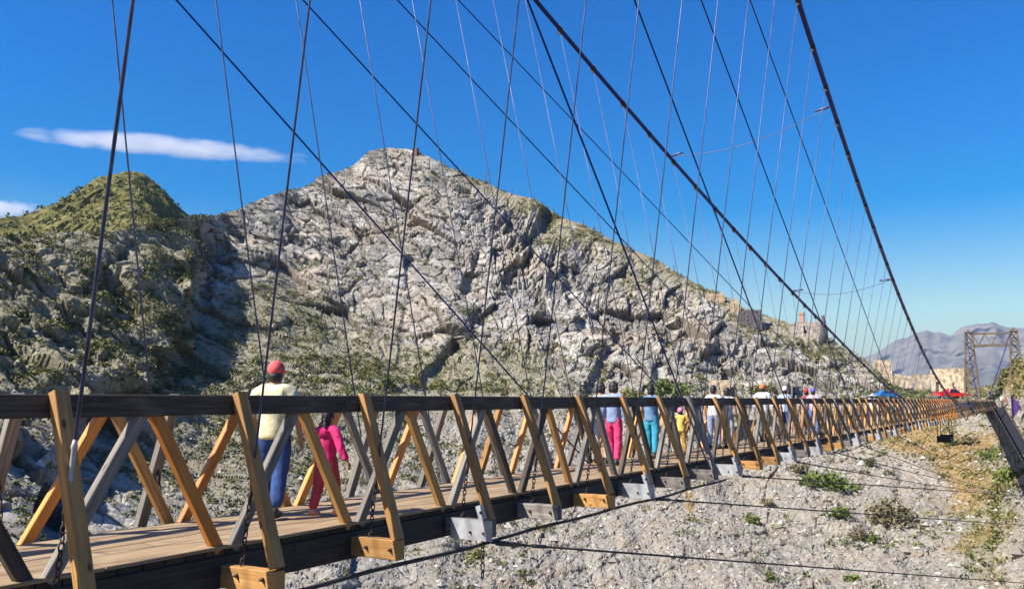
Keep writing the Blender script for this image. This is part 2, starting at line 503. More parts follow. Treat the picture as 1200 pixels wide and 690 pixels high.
def terrain_mat():
    m, nt, b = newmat('limestone hillside')
    A = lambda n: N(nt, 'ShaderNodeAttribute', attribute_name=n).outputs['Fac']
    geo = N(nt, 'ShaderNodeNewGeometry')
    pos = geo.outputs['Position']

    def noise(scale, detail=6.0, rough=.6, dist=0.0, sv=None):
        n = N(nt, 'ShaderNodeTexNoise', i_Scale=float(scale), i_Detail=float(detail), i_Roughness=float(rough), i_Distortion=float(dist))
        if sv is None: nt.links.new(pos, n.inputs['Vector'])
        else:
            mp = N(nt, 'ShaderNodeMapping'); mp.inputs['Rotation'].default_value = sv[0]; mp.inputs['Scale'].default_value = sv[1]
            nt.links.new(pos, mp.inputs[0]); nt.links.new(mp.outputs[0], n.inputs['Vector'])
        return n.outputs['Fac']
    n_big = noise(.045, 5); n_mid = noise(.3, 6); n_fine = noise(1.7, 7, .7); n_str = noise(.16, 6, .65, .8, ((0, R(38), R(31)), (.5, .5, 3.5)))
    rockc = ramp(nt, n_str, [(.28, (.165, .155, .143)), (.45, (.295, .278, .248)), (.58, (.395, .370, .328)), (.75, (.51, .48, .43))])
    rockc = mix(nt, ramp(nt, n_big, [(.48, 0.0), (.68, .5)]), rockc, (.40, .295, .19))
    rockc = mix(nt, ramp(nt, n_mid, [(.56, 0.0), (.72, .5)]), rockc, (.42, .34, .24))
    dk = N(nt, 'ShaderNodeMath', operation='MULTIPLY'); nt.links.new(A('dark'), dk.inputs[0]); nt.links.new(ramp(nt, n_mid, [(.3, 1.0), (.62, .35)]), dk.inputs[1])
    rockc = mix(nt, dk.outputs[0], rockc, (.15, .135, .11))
    # block to block tone
    bl = N(nt, 'ShaderNodeMapRange'); bl.inputs[3].default_value = .72; bl.inputs[4].default_value = 1.22
    nt.links.new(A('cell'), bl.inputs[0])
    bl2 = N(nt, 'ShaderNodeMapRange'); bl2.inputs[3].default_value = .82; bl2.inputs[4].default_value = 1.18
    nt.links.new(A('cell2'), bl2.inputs[0])
    mm = N(nt, 'ShaderNodeMath', operation='MULTIPLY'); nt.links.new(bl.outputs[0], mm.inputs[0]); nt.links.new(bl2.outputs[0], mm.inputs[1])
    hs = N(nt, 'ShaderNodeHueSaturation'); nt.links.new(mm.outputs[0], hs.inputs['Value']); nt.links.new(rockc, hs.inputs['Color'])
    rockc = hs.outputs[0]
    # fine joints and bedding lines: thin dark lines in the rock colour, on two scales
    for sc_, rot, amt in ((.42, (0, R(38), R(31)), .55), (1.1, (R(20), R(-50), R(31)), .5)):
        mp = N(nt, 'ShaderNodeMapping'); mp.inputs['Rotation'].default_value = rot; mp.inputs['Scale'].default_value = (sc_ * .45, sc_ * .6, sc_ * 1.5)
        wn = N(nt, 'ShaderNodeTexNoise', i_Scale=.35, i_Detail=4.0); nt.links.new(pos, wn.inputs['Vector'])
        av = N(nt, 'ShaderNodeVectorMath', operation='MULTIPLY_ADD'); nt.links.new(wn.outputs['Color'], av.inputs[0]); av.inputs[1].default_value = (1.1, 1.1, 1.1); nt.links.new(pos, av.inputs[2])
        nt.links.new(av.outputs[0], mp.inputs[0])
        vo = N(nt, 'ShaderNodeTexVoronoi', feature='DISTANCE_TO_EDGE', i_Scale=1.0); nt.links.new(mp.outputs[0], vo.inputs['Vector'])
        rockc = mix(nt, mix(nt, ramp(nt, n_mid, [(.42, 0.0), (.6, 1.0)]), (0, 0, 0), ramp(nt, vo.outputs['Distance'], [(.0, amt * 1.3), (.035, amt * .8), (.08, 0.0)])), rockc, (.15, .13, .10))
    spk = noise(2.6, 5, .75)
    rockc = mix(nt, ramp(nt, spk, [(.56, 0.0), (.70, .75)]), rockc, (.17, .15, .115))
    rockc = mix(nt, ramp(nt, spk, [(.30, .6), (.42, 0.0)]), rockc, (.60, .57, .52))
    # darker along the block edges
    rockc = mix(nt, ramp(nt, A('crack'), [(.0, .55), (.09, 0.0)]), rockc, (.15, .12, .09))
    screec = ramp(nt, n_fine, [(.3, (.16, .143, .115)), (.5, (.28, .255, .215)), (.68, (.42, .39, .34))])
    screec = mix(nt, ramp(nt, n_mid, [(.46, 0.0), (.66, .6)]), screec, (.27, .21, .14))
    c = mix(nt, A('scree'), rockc, screec)
    ochc = ramp(nt, n_fine, [(.35, (.19, .125, .05)), (.6, (.31, .22, .10)), (.75, (.39, .32, .20))])
    # masks broken up by noise
    def broken(att, lo, hi, noise_sock, amt):
        a = N(nt, 'ShaderNodeMath', operation='MULTIPLY_ADD'); nt.links.new(noise_sock, a.inputs[0]); a.inputs[1].default_value = amt; nt.links.new(att, a.inputs[2])
        return ramp(nt, a.outputs[0], [(lo, 0.0), (hi, 1.0)])
    nm = noise(.5, 7, .65)
    vegc = ramp(nt, n_fine, [(.3, (.13, .115, .07)), (.5, (.25, .225, .15)), (.7, (.38, .35, .285))])
    vm = broken(A('veg'), .78, 1.08, nm, .95)
    c = mix(nt, vm, c, vegc)
    om = broken(A('ochre'), .74, 1.12, nm, .9)
    c = mix(nt, om, c, ochc)
    # rusty earth on the gully at the far right
    nt.links.new(c, b.inputs['Base Color'])
    b.inputs['Roughness'].default_value = .95
    b.inputs['Specular IOR Level'].default_value = .15
    ad = N(nt, 'ShaderNodeMath', operation='MULTIPLY_ADD'); nt.links.new(n_fine, ad.inputs[0]); ad.inputs[1].default_value = .7
    n_ff = noise(5.0, 4, .7); nt.links.new(n_ff, ad.inputs[2])
    bump(nt, ad.outputs[0], b, .8, .35)
    return m


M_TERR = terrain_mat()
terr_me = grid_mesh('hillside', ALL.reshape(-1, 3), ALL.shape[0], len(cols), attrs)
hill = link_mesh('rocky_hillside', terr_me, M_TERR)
tag(hill, kind='structure')


def ground_at(px, py):
    """3D point of the built hillside seen at a frame position"""
    j = int(np.argmin(abs(cols - px)))
    i = int(np.argmin(abs(PY[:, j] - py)))
    return TER[i, j].copy()


# ------------------------------------------------------------------ grassy hill behind, far mountains, plain
def ridge_strip(name, pts, r_of, depth, base_drop, mat, x0, x1, nc, nr, amp, sc, seed, rows_drop):
    xs = np.linspace(x0, x1, nc); top = lin(xs, pts)
    t = np.linspace(0, 1, nr)
    PYg = (top[None, :] + rows_drop * (1 - t[:, None]))
    Dg = fwd + rgt * ((xs[None, :] - 600) / F)[..., None] * np.ones((nr, 1, 1)) + upv * ((345 - PYg) / F)[..., None]
    Hg = np.hypot(Dg[..., 0], Dg[..., 1])
    rr = (r_of + depth * (t[:, None] ** .8)) * np.ones_like(PYg)
    B = CAM + Dg / Hg[..., None] * rr[..., None]
    flat = B.reshape(-1, 3)
    n = (ridged(flat / sc * np.array([1, 1, .6]), 5, seed)) * amp * (np.repeat(1 - .7 * sstep(.85, 1, t), nc))
    toward = (CAM - flat); toward[:, 2] = 0; toward /= np.linalg.norm(toward, axis=1, keepdims=True)
    flat = flat + toward * n[:, None] + np.array([0, 0, 1]) * (fbm(flat / sc * 3, 4, seed + 9) * amp * .12)[:, None]
    G = flat.reshape(nr, nc, 3)
    bk = []
    for dr, dz in ((depth * .15, -depth * .04), (depth * .8, -depth * .35), (depth * 1.8, -base_drop)):
        q = G[-1] - (toward.reshape(nr, nc, 3)[-1]) * dr; q[:, 2] += dz; bk.append(q)
    G = np.concatenate([G, np.stack(bk)], 0)
    o = link_mesh(name, grid_mesh(name, G.reshape(-1, 3), nr + 3, nc, smooth=True), mat)
    return tag(o, kind='structure'), G


def hill_mat(name, stops, s1, s2, bd):
    m, nt, b = newmat(name)
    geo = N(nt, 'ShaderNodeNewGeometry')
    n1 = N(nt, 'ShaderNodeTexNoise', i_Scale=s1, i_Detail=7.0, i_Roughness=.65); nt.links.new(geo.outputs['Position'], n1.inputs['Vector'])
    n2 = N(nt, 'ShaderNodeTexNoise', i_Scale=s2, i_Detail=6.0, i_Roughness=.7); nt.links.new(geo.outputs['Position'], n2.inputs['Vector'])
    a = N(nt, 'ShaderNodeMath', operation='MULTIPLY_ADD'); nt.links.new(n1.outputs['Fac'], a.inputs[0]); a.inputs[1].default_value = .5
    h = N(nt, 'ShaderNodeMath', operation='MULTIPLY'); nt.links.new(n2.outputs['Fac'], h.inputs[0]); h.inputs[1].default_value = .5
    nt.links.new(h.outputs[0], a.inputs[2])
    nt.links.new(ramp(nt, a.outputs[0], stops), b.inputs['Base Color'])
    b.inputs['Roughness'].default_value = 1.0
    b.inputs['Specular IOR Level'].default_value = .1
    bump(nt, n2.outputs['Fac'], b, .9, bd)
    return m


M_GREEN = hill_mat('scrub covered hill', [(.36, (.035, .035, .016)), (.45, (.08, .082, .026)), (.53, (.135, .125, .042)), (.62, (.18, .15, .07)), (.7, (.25, .21, .15))], .025, .35, 1.2)
green_pts = [(-400, 330), (-100, 282), (0, 259), (24, 253), (49, 245), (81, 229), (105, 216.5), (118, 209), (132, 204.5), (146, 202.5), (158, 203), (168, 205.5), (180, 212), (190, 224), (205, 238), (227, 252), (260, 275), (320, 300)]
grassy, GH = ridge_strip('grassy_hill', green_pts, 420, 130, 160, M_GREEN, -400, 330, 420, 120, 13, 38, 500, 70)
M_MOUNT = hill_mat('distant mountain', [(.35, (.05, .048, .038)), (.5, (.11, .098, .075)), (.65, (.18, .155, .115))], .0012, .006, 40)
mt_pts = [(700, 462), (900, 445), (980, 432), (1005, 424), (1022, 416), (1036, 408), (1049, 402), (1068, 395), (1086, 388), (1094, 390), (1100, 387), (1112, 389), (1125, 384), (1142, 381), (1155, 380), (1163, 378),
          (1171, 381), (1179, 385), (1200, 388), (1230, 380), (1270, 392), (1330, 385), (1420, 400), (1600, 420), (1900, 440)]
ridge_strip('mountain_range', mt_pts, 6200, 2600, 500, M_MOUNT, 700, 1900, 500, 90, 330, 900, 600, 76)
M_PLAIN = hill_mat('desert plain', [(.35, (.13, .11, .08)), (.5, (.25, .21, .155)), (.65, (.34, .29, .22))], .002, .02, 3)
pl = []
for r_, z_ in ((350, -150), (600, -150), (1500, -120), (3000, -70), (5000, -20), (6500, 40), (9000, 120), (14000, 160)):
    a = np.linspace(0, 2 * math.pi, 129)
    pl.append(np.stack([CX + r_ * np.cos(a), r_ * np.sin(a), np.full(129, float(z_)) if r_ < 5500 else np.full(129, z_ * 1.0)], 1))
pl = np.stack(pl); pl[5:, :, 2] = np.minimum(pl[5:, :, 2], 25)
plain_o = link_mesh('desert_plain', grid_mesh('plain', pl.reshape(-1, 3), 8, 129), M_PLAIN)
tag(plain_o, kind='structure')
fl = []
for r_, z_ in ((.01, -150), (350, -150)):
    a = np.linspace(0, 2 * math.pi, 129)
    fl.append(np.stack([CX + r_ * np.cos(a), r_ * np.sin(a), np.full(129, float(z_))], 1))

# ------------------------------------------------------------------ foliage
def leaf_mat(name, stops, trans=.15):
    m, nt, b = newmat(name)
    at = N(nt, 'ShaderNodeAttribute', attribute_name='tone')
    nt.links.new(ramp(nt, at.outputs['Fac'], stops), b.inputs['Base Color'])
    b.inputs['Roughness'].default_value = .8
    b.inputs['Specular IOR Level'].default_value = .2
    return m


M_SCRUB = leaf_mat('scrub leaves', [(0, (.028, .038, .013)), (.3, (.08, .095, .027)), (.55, (.165, .165, .05)), (.8, (.26, .22, .085)), (1, (.29, .25, .16))])
M_BUSH = leaf_mat('green bush leaves', [(0, (.035, .055, .012)), (.5, (.095, .13, .026)), (1, (.18, .20, .05))])
M_DRY = leaf_mat('dry brush twigs', [(0, (.07, .06, .035)), (.5, (.15, .13, .07)), (1, (.25, .21, .12))])


def clump_leaves(cen, rad, hgt, n, size, tone, rng):
    """n leaf quads spread through low uneven domes"""
    u = rng.normal(size=(n, 3)); u /= np.linalg.norm(u, axis=1, keepdims=True)
    u[:, 2] = abs(u[:, 2])
    k = rng.uniform(.35, 1.0, (n, 1)) ** .6
    p = cen + u * k * np.array([rad, rad, hgt])
    a = rng.normal(size=(n, 3)); a /= np.linalg.norm(a, axis=1, keepdims=True)
    b = np.cross(a, rng.normal(size=(n, 3))); b /= np.linalg.norm(b, axis=1, keepdims=True)
    sz = size * rng.uniform(.5, 1.3, (n, 1))
    q = np.stack([p - a * sz - b * sz * .4, p + a * sz * .2 - b * sz * .5, p + a * sz + b * sz * .3, p - a * sz * .3 + b * sz * .6], 1)
    t = np.clip(tone + rng.normal(0, .13, n), 0, 1)
    return q, t


def scatter(mask, count, rng):
    w = np.clip(mask, 0, None); w = w / w.sum()
    return rng.choice(len(w), count, p=w)


inframe = ((fx > -60) & (fx < 1260) & (fy < 704)).astype(float)
area = (np.linalg.norm(du, axis=-1) * np.linalg.norm(dv, axis=-1)).ravel()
patch = sstep(-.1, .45, fbm(P0 / 7.0, 4, 700))
wv = inframe * np.clip(VEG * (patch * .85 + .15) + .10 * patch, 0, 1) * np.clip(area, 0, 1.2) * (1 - .7 * np.exp(-((fx - 1130) / 60) ** 2 - ((fy - 465) / 14) ** 2))
ids = scatter(wv, 21000, RNG)
TF = TER.reshape(-1, 3)
LQ, LT = [], []
for i in ids:
    rr = (.24 + .6 * RNG.random() ** 2.2 + (.75 * RNG.random() if RNG.random() < .18 else 0)) * (1.05 if fx[i] < 240 and fy[i] < 480 else 1)
    tone = .42 + .42 * OCH[i] + RNG.normal(0, .22)
    q, t = clump_leaves(TF[i] + [0, 0, -.05], rr, rr * RNG.uniform(.6, 1.1), 14 if rr < .8 else 42, rr * .30 if rr < .8 else .2, tone if rr < .8 else tone * .8, RNG)
    LQ.append(q); LT.append(t)
scrub = link_mesh('desert_scrub', soup_mesh('scrub', np.concatenate(LQ), 4, dict(tone=np.concatenate(LT))), M_SCRUB)
tag(scrub, kind='stuff')
# scrub on the grassy hill
gv = GH[:120].reshape(-1, 3)
LQ, LT = [], []
for i in RNG.choice(len(gv), 5200):
    rr = .7 + 2.4 * RNG.random() ** 3
    q, t = clump_leaves(gv[i] + [0, 0, -.1], rr, rr * .9, 10, rr * .35, .3 + RNG.normal(0, .2), RNG)
    LQ.append(q); LT.append(t)
tag(link_mesh('hill_scrub', soup_mesh('hill_scrub', np.concatenate(LQ), 4, dict(tone=np.concatenate(LT))), M_SCRUB), kind='stuff')
# loose stones on the scree
ids = scatter(inframe * (SCR + .25 * (1 - VEG) * (fy > 380) + .12) * np.clip(area, 0, 1.2), 22000, RNG)
n = len(ids)
sz = .07 + .45 * RNG.random(n) ** 6; sz[:160] = RNG.uniform(.45, 1.0, 160)
oct_ = np.array([[1, 0, 0], [0, 1, 0], [-1, 0, 0], [0, -1, 0], [0, 0, 1], [0, 0, -1]], float)
tri = np.array([[0, 1, 4], [1, 2, 4], [2, 3, 4], [3, 0, 4], [1, 0, 5], [2, 1, 5], [3, 2, 5], [0, 3, 5]])
vv = oct_[None] * RNG.uniform(.6, 1.25, (n, 6, 1)) * sz[:, None, None] * np.array([1.1, 1.0, .8])
an = RNG.uniform(0, 6.28, n); ca, sa = np.cos(an)[:, None], np.sin(an)[:, None]
vv = np.stack([vv[..., 0] * ca - vv[..., 1] * sa, vv[..., 0] * sa + vv[..., 1] * ca, vv[..., 2]], -1) + (TF[ids] + NRM.reshape(-1, 3)[ids] * .02)[:, None, :]
ST = vv[:, tri, :].reshape(-1, 3, 3)
M_STONE = leaf_mat('loose limestone', [(0, (.13, .115, .095)), (.4, (.25, .225, .19)), (.85, (.33, .305, .265)), (1, (.44, .415, .37))])
tag(link_mesh('loose_stones', soup_mesh('stones', ST, 3, dict(tone=np.repeat(RNG.random(n), 8))), M_STONE), kind='stuff')


def bush(px, py, wpx, hpx, mat, tone, label, name='desert_shrub', group='shrubs on the gorge slope', n=420):
    g = ground_at(px, py + hpx * .4)
    d = np.linalg.norm(g - CAM) / F
    o = empty(name, g)
    LQ, LT = [], []
    rad, hgt = wpx * .5 * d, hpx * .9 * d
    rng = np.random.default_rng(int(px * 7 + py))
    k = 7
    for c in range(k):
        cen = np.array([rng.uniform(-.6, .6) * rad, rng.uniform(-.5, .5) * rad, rng.uniform(-.05, .25) * hgt])
        q, t = clump_leaves(cen, rad * rng.uniform(.35, .6), hgt * rng.uniform(.4, .85), n // k, .14 + .05 * rad, tone + rng.normal(0, .1), rng)
        LQ.append(q); LT.append(t)
    link_mesh('foliage', soup_mesh('foliage', np.concatenate(LQ), 4, dict(tone=np.concatenate(LT))), mat, o)
    m = MB()
    for c in range(8):
        a = rng.uniform(0, 6.28); l = rng.uniform(.5, .95)
        m.tube([(0, 0, -.3), (math.cos(a) * rad * .25 * l, math.sin(a) * rad * .25 * l, hgt * .35 * l), (math.cos(a) * rad * .6 * l, math.sin(a) * rad * .6 * l, hgt * .75 * l)], .05, 5, [.07, .05, .02])
    m.build('stem', M_TWIG, o)
    tag(o, label, 'shrub', group)
    return o


M_TWIG = plain('shrub twig', (.12, .09, .065), .9, 0, .2, 10)
SKY, SUNE, EXPO, HAZE, SKYSAT = 0.077, 5.0, 1.0, 3.4e-5, 1.9

# ------------------------------------------------------------------ the suspension bridge
DP = 1.65                                   # panel length


def yn(n): return DP * (n + 4.4031) - CX * math.tan(YAW)


RAIL_T, RAIL_B = 1.316, 1.145
XF = -1.64                                  # plane of the far truss
N0, N1 = -4, 103
Y0, Y1 = yn(N0) - .5, yn(N1) + .3
FOFF = .45                                  # the far truss is a little skewed
bridge = empty('suspension_bridge', (0, 0, 0))
tag(bridge, 'long wooden footbridge with dark handrails hung from steel cables across the gorge', 'bridge')
YM, ZM = 80.6, 0.75
YT, ZT = 172.0, 12.9                        # far tower


def cableB(y):
    if y <= YM:
        t = (y - YM) / 70; return np.array([1.27 + .798 * t * t, y, ZM + 13.34 * t * t])
    t = (y - YM) / (YT - YM); u = min(max((y - 84) / 26, 0), 1); v = max((y - 150) / (YT - 150), 0)
    return np.array([1.27 - 1.3 * u * u * (3 - 2 * u) + 3.45 * v, y, ZM + (ZT - ZM) * v])


def cableA(y):
    if y <= YM:
        t = (y - YM) / 70
        x = -.911 - 4.088 * t * t
        x = -1.72 - math.log1p(math.exp((-1.72 - x) * 5)) / 5
        return np.array([x, y, ZM + 13.34 * t * t])
    t = (y - YM) / (YT - YM); v = max((y - 158) / (YT - 158), 0); return np.array([-1.6 - 1.9 * v, y, ZM + (ZT - ZM) * v])


def part(mb, name, mat, parent=None):
    return mb.build(name, mat, parent or bridge)


rw = random.Random(11)
# deck: cross planks whose ends show along the edge, and running boards on top
dk = MB()
y = Y0
while y < Y1:
    wd = rw.uniform(.19, .25)
    dk.beam((XF - rw.uniform(.06, .14), y + wd / 2, -.033), (-.005, y + wd / 2, -.033), wd - .012, .05, (0, 1, 0), .004 if y < 25 else 0)
    y += wd
part(dk, 'deck_planking', W_CHORD)
rb = MB()
xs = [-1.50, -1.235, -.97, -.705, -.44, -.22]
for x in xs:
    y = Y0 + rw.uniform(0, 2)
    while y < Y1:
        L = rw.uniform(3.2, 4.6)
        z = rw.uniform(-.002, .004)
        rb.beam((x + .13, y, .012 + z), (x + .13, min(y + L - .012, Y1), .012 + z), .252, .03, (1, 0, 0), .004)
        y += L
part(rb, 'running_boards', W_DECK)
# chords and handrails, in lengths butted together
for nm, x, zt, zb, wd, mat in (('handrail', 0, RAIL_T, RAIL_B, .11, W_DARK), ('handrail', XF, RAIL_T, RAIL_B, .11, W_DARK),
                               ('edge_beam', -.045, -.065, -.335, .13, W_CHORD), ('edge_beam', XF + .045, -.065, -.36, .13, W_CHORD)):
    m = MB(); y = Y0; k = 0
    while y < Y1:
        L = 4.95 + rw.uniform(-.3, .3)
        dz = rw.uniform(-.006, .006)
        m.beam((x + rw.uniform(-.006, .006), y, (zt + zb) / 2 + dz), (x + rw.uniform(-.006, .006), min(y + L - .004, Y1), (zt + zb) / 2 + dz + rw.uniform(-.004, .004)), wd, zt - zb, (1, 0, 0), .008)
        y += L
    part(m, nm, mat)
# a fascia of old board patches on the near edge beam
for x in (-.5, -1.15):
    m = MB(); m.beam((x, Y0, -.16), (x, Y1, -.16), .09, .2, (1, 0, 0), 0)
    part(m, 'floor_joist', W_CHORD)

WOODS = {'T': W_TAN, 'O': W_ORANGE, 'G': W_GREY, 'D': W_DARK}
brace_seq = 'TTTTTTTTGTTTTTGTT'
block_seq = 'TTTSGTSGGSTTSGSTTGS'
rest = {}


def put(name, mb_fn, mat, n_own, key, cap, parent=None):
    """own part up to the cap, else collected into one remaining part"""
    if n_own < cap:
        m = MB(); mb_fn(m); return part(m, name, mat, parent)
    r = rest.setdefault(name, {})
    m = r.setdefault(mat.name, (MB(), mat))[0]
    mb_fn(m)
    return None


cnt = dict(brace=0, diagonal=0, cross_beam=0, hanger=0)
order = sorted(range(N0, N1), key=lambda n: abs(n - 1) if n >= -1 else 200 - n)
for n in order:
    yy = yn(n)
    chm = .006 if n < 25 else 0
    b = brace_seq[n] if 0 <= n < len(brace_seq) else rw.choice('TTTTOGTTG')
    if 34 < n < 48: b = 'O'
    if n >= 48: b = rw.choice('DGGDT')
    q = block_seq[n] if 0 <= n < len(block_seq) else ('S' if n % 3 == 0 else rw.choice('TTG'))
    jx, jz = rw.uniform(-.03, .03), rw.uniform(-.015, .015)
    # cross beam with its two outrigger ends; a jaw plate where the wind cables are tied
    def cb(m): m.beam((XF - .66, yy, -.215 + jz), (.64 + jx, yy, -.215 + jz), .19, .115, (0, 0, 1), chm)
    co = put('cross_beam', cb, WOODS.get(q, W_GREY), cnt['cross_beam'], 'cb', 100); cnt['cross_beam'] += 1
    if q == 'S' and n < 40:
        m = MB()
        m.beam((.10, yy - .066, -.222), (.675, yy - .066, -.222), .235, .008, (0, 0, 1), 0)
        m.beam((.555, yy - .0665, -.10), (.50, yy - .0665, .06), .11, .008, (1, 0, 0), 0)
        pl_ = part(m, 'steel_plate', M_STEEL, co if co else bridge)
    elif n < 14:
        pass
    if n < 14:
        for bx, bz in (((.38, -.25), (.56, -.25), (.525, -.02)) if q == 'S' else ((.22, -.2), (.53, -.2))):
            m = MB()
            m.tube([(bx, yy - .055, bz), (bx, yy - .078, bz), (bx, yy - .0781, bz), (bx, yy - .1, bz)], .016, 6, [.017, .017, .008, .008])
            part(m, 'bolt', M_IRON, co if co else bridge)
    # sloping outrigger braces on both sides
    def nb_(m): m.beam((.075, yy + .02, RAIL_T + .012), (.585 + jx, yy + .02, -.115), .115, .085, (0, 1, 0), chm)
    put('brace', nb_, WOODS[b], cnt['brace'], 'b', 100); cnt['brace'] += 1
    yf = yy + FOFF * DP
    def fb_(m): m.beam((XF - .075, yf, RAIL_T), (XF - .585, yf, -.115), .115, .085, (0, 1, 0), chm)
    put('brace', fb_, rw.choice([W_GREY, W_GREY, W_TAN]), cnt['brace'], 'b', 100); cnt['brace'] += 1
    # the V of truss diagonals rising from each node
    for x, yb, side in ((-.012, yy, 1), (XF + .012, yf, -1)):
        for sg in (-1, 1):
            if side == 1:
                kind = {(0, -1): 'D', (0, 1): 'G', (1, -1): 'O', (1, 1): 'G', (2, -1): 'T', (2, 1): 'G', (3, -1): 'T', (3, 1): 'G', (4, -1): 'D', (5, -1): 'T', (-1, 1): 'G'}.get((n, sg), rw.choice('TGGDT'))
            else:
                kind = 'O' if (sg == 1 and n < 14) else rw.choice('TTGOD')
            def dg(m): m.beam((x + .012 * sg, yb + .075 * sg, .0), (x + .012 * sg, yb + sg * (DP / 2 - .07), RAIL_B + .01), .07, .105, (1, 0, 0), chm, .02)
            put('diagonal', dg, WOODS[kind], cnt['diagonal'], 'd', 100); cnt['diagonal'] += 1

# hangers: rod, turnbuckle and chain, with a clamp on the main cable
for n in order:
    for fn, xb, off, near in ((cableB, .21, 0.0, True), (cableA, XF - .17, FOFF, False)):
        y = yn(n + off)
        top = fn(y)
        if y < -6 or y > YT - 2 or top[2] < 1.0 or n < -3: continue
        own = cnt['hanger'] < 100; cnt['hanger'] += 1
        bot = np.array([xb, y, -.12])
        d = top - bot; d /= np.linalg.norm(d)
        L = np.linalg.norm(top - bot)
        r = .0105 if n != 0 else .014
        if y > 30: r = .009
        k = 6 if n < 20 else 4
        a = bot + d * (min(.52, L * .4) + (.25 if n == 0 else 0))
        def hg(m, a=a, top=top, r=r, k=k):
            m.tube([a, top], r, k)
        if own:
            m = MB(); hg(m); h = part(m, 'hanger', M_HANG)
        else:
            r_ = rest.setdefault('hanger', {}).setdefault(M_HANG.name, (MB(), M_HANG))[0]; hg(r_)
            r_.tube([bot, a], .012, 4); continue
        m = MB(); m.tube([a - d * .02, a + d * .08, a + d * .10, a + d * .28, a + d * .30, a + d * .36], .02, 7, [.012, .026, .017, .017, .026, .012]); m.build('turnbuckle', M_STEEL if n <= 0 else M_IRON, h)
        m = MB()
        if n < 14:
            ll = .075; p = a.copy(); i = 0
            sx = np.cross(d, [0, 1, 0]); sx /= np.linalg.norm(sx); sy = np.array([0, 1., 0])
            while np.dot(p - bot, d) > .02:
                sd = sx if i % 2 else sy
                c = p - d * ll * .45
                pts = [c + sd * .019 * math.cos(t) + d * ll * .5 * math.sin(t) for t in np.linspace(0, 2 * math.pi, 11)]
                m.tube(pts, .0068, 5); p = p - d * ll * .78; i += 1
        else:
            m.tube([bot, a], .014, 4)
        m.build('chain', M_IRON, h)
        c = top; ta = fn(y + .1) - fn(y - .1); ta /= np.linalg.norm(ta)
        m = MB(); rc = .062
        m.tube([c - ta * .07, c + ta * .07], rc * 1.12, 8)
        m.beam(c - np.array([0, 0, rc * .9]), c - np.array([0, 0, rc * 2.4]),   .04, .06, (0, 1, 0), 0)
        m.tube([c + np.array([-.09, 0, -rc * 1.3]), c + np.array([.09, 0, -rc * 1.3])], .012, 5)
        m.build('cable_clamp', M_IRON, h)

for nm, r in rest.items():
    # all that is left of one kind, told apart only by the timber
    me = bpy.data.meshes.new(nm)
    allm = MB(); mats = []; mi = []
    for mb_, mat in r.values():
        b0 = len(allm.v); allm.v += mb_.v; allm.f += [tuple(i + b0 for i in f) for f in mb_.f]; allm.uv += mb_.uv; allm.sm += mb_.sm
        mats.append(mat); mi += [len(mats) - 1] * len(mb_.f)
    me = allm.mesh(nm)
    for mt_ in mats: me.materials.append(mt_)
    me.polygons.foreach_set('material_index', np.array(mi, dtype=np.int32))
    o = link_mesh(nm, me, None, bridge); o['kind'] = 'stuff'

# main cables, straight stays from the near tower, cross ties between the main cables
for fn, r in ((cableB, .062), (cableA, .058)):
    m = MB(); m.tube([fn(y) for y in np.concatenate([np.linspace(-8, 60, 60), np.linspace(62, YT, 90)])], r, 10)
    part(m, 'main_cable', M_CABLE)
TB, TA = np.array([1.08, -8.03, 21.9]), np.array([-9.75, -8.21, 21.2])
for T, x, ys in ((TB, .4, (17.05, 25.42, 35.39, 48.67)), (TA, -1.9, (16.35, 24.42, 35.99, 49.97))):
    for y in ys:
        m = MB(); E_ = np.array([x, y, -.1]); m.tube([T + (E_ - T) * t for t in np.linspace(0, 1, 6)], .016, 7)
        part(m, 'stay_cable', M_STAY)


def cable_at_px(fn, px):
    best = min(np.arange(2, 100, .1), key=lambda y: abs(600 + F * ((fn(y) - CAM) @ rgt) / ((fn(y) - CAM) @ fwd) - px))
    return fn(best)


for pa, pb in ((785, 975), (927, 1046), (1066, 1079)):
    a, b = cable_at_px(cableA, pa), cable_at_px(cableB, pb)
    m = MB(); m.tube([a + (b - a) * t - np.array([0, 0, .35 * math.sin(t * math.pi)]) for t in np.linspace(0, 1, 12)], .012, 5)
    ba = (b - a) / np.linalg.norm(b - a)
    for e, sg in ((a, 1), (b, -1)):
        m.tube([e + ba * sg * .1, e + ba * sg * .5], .035, 6)
    part(m, 'cable_tie', M_HANG)

# long round pole lashed below the outriggers
m = MB(); ys = np.arange(yn(-3), yn(9), .8)
m.tube([(.50 + .02 * math.sin(q), q, -.375 + .012 * math.sin(q * 2.1)) for q in ys], .022, 8)
part(m, 'lashed_pole', W_CHORD)

# wind guys: from the steel plates out to anchors on the slopes
def guy(a, b, sag=.0, r=.014, knot=True):
    a, b = np.array(a, float), np.array(b, float)
    m = MB(); m.tube([a + (b - a) * t - np.array([0, 0, sag * 4 * t * (1 - t)]) for t in np.linspace(0, 1, 14)], r, 6)
    if knot:
        d = (b - a) / np.linalg.norm(b - a)
        m.tube([a + d * .1, a + d * .5], .028, 6); m.tube([a + d * .75, a + d * 1.0], .024, 6)
    part(m, 'wind_cable', M_ROPE)


def far_px(px, py, depth):
    d = ray(px, py); return CAM + d / (d @ fwd) * depth


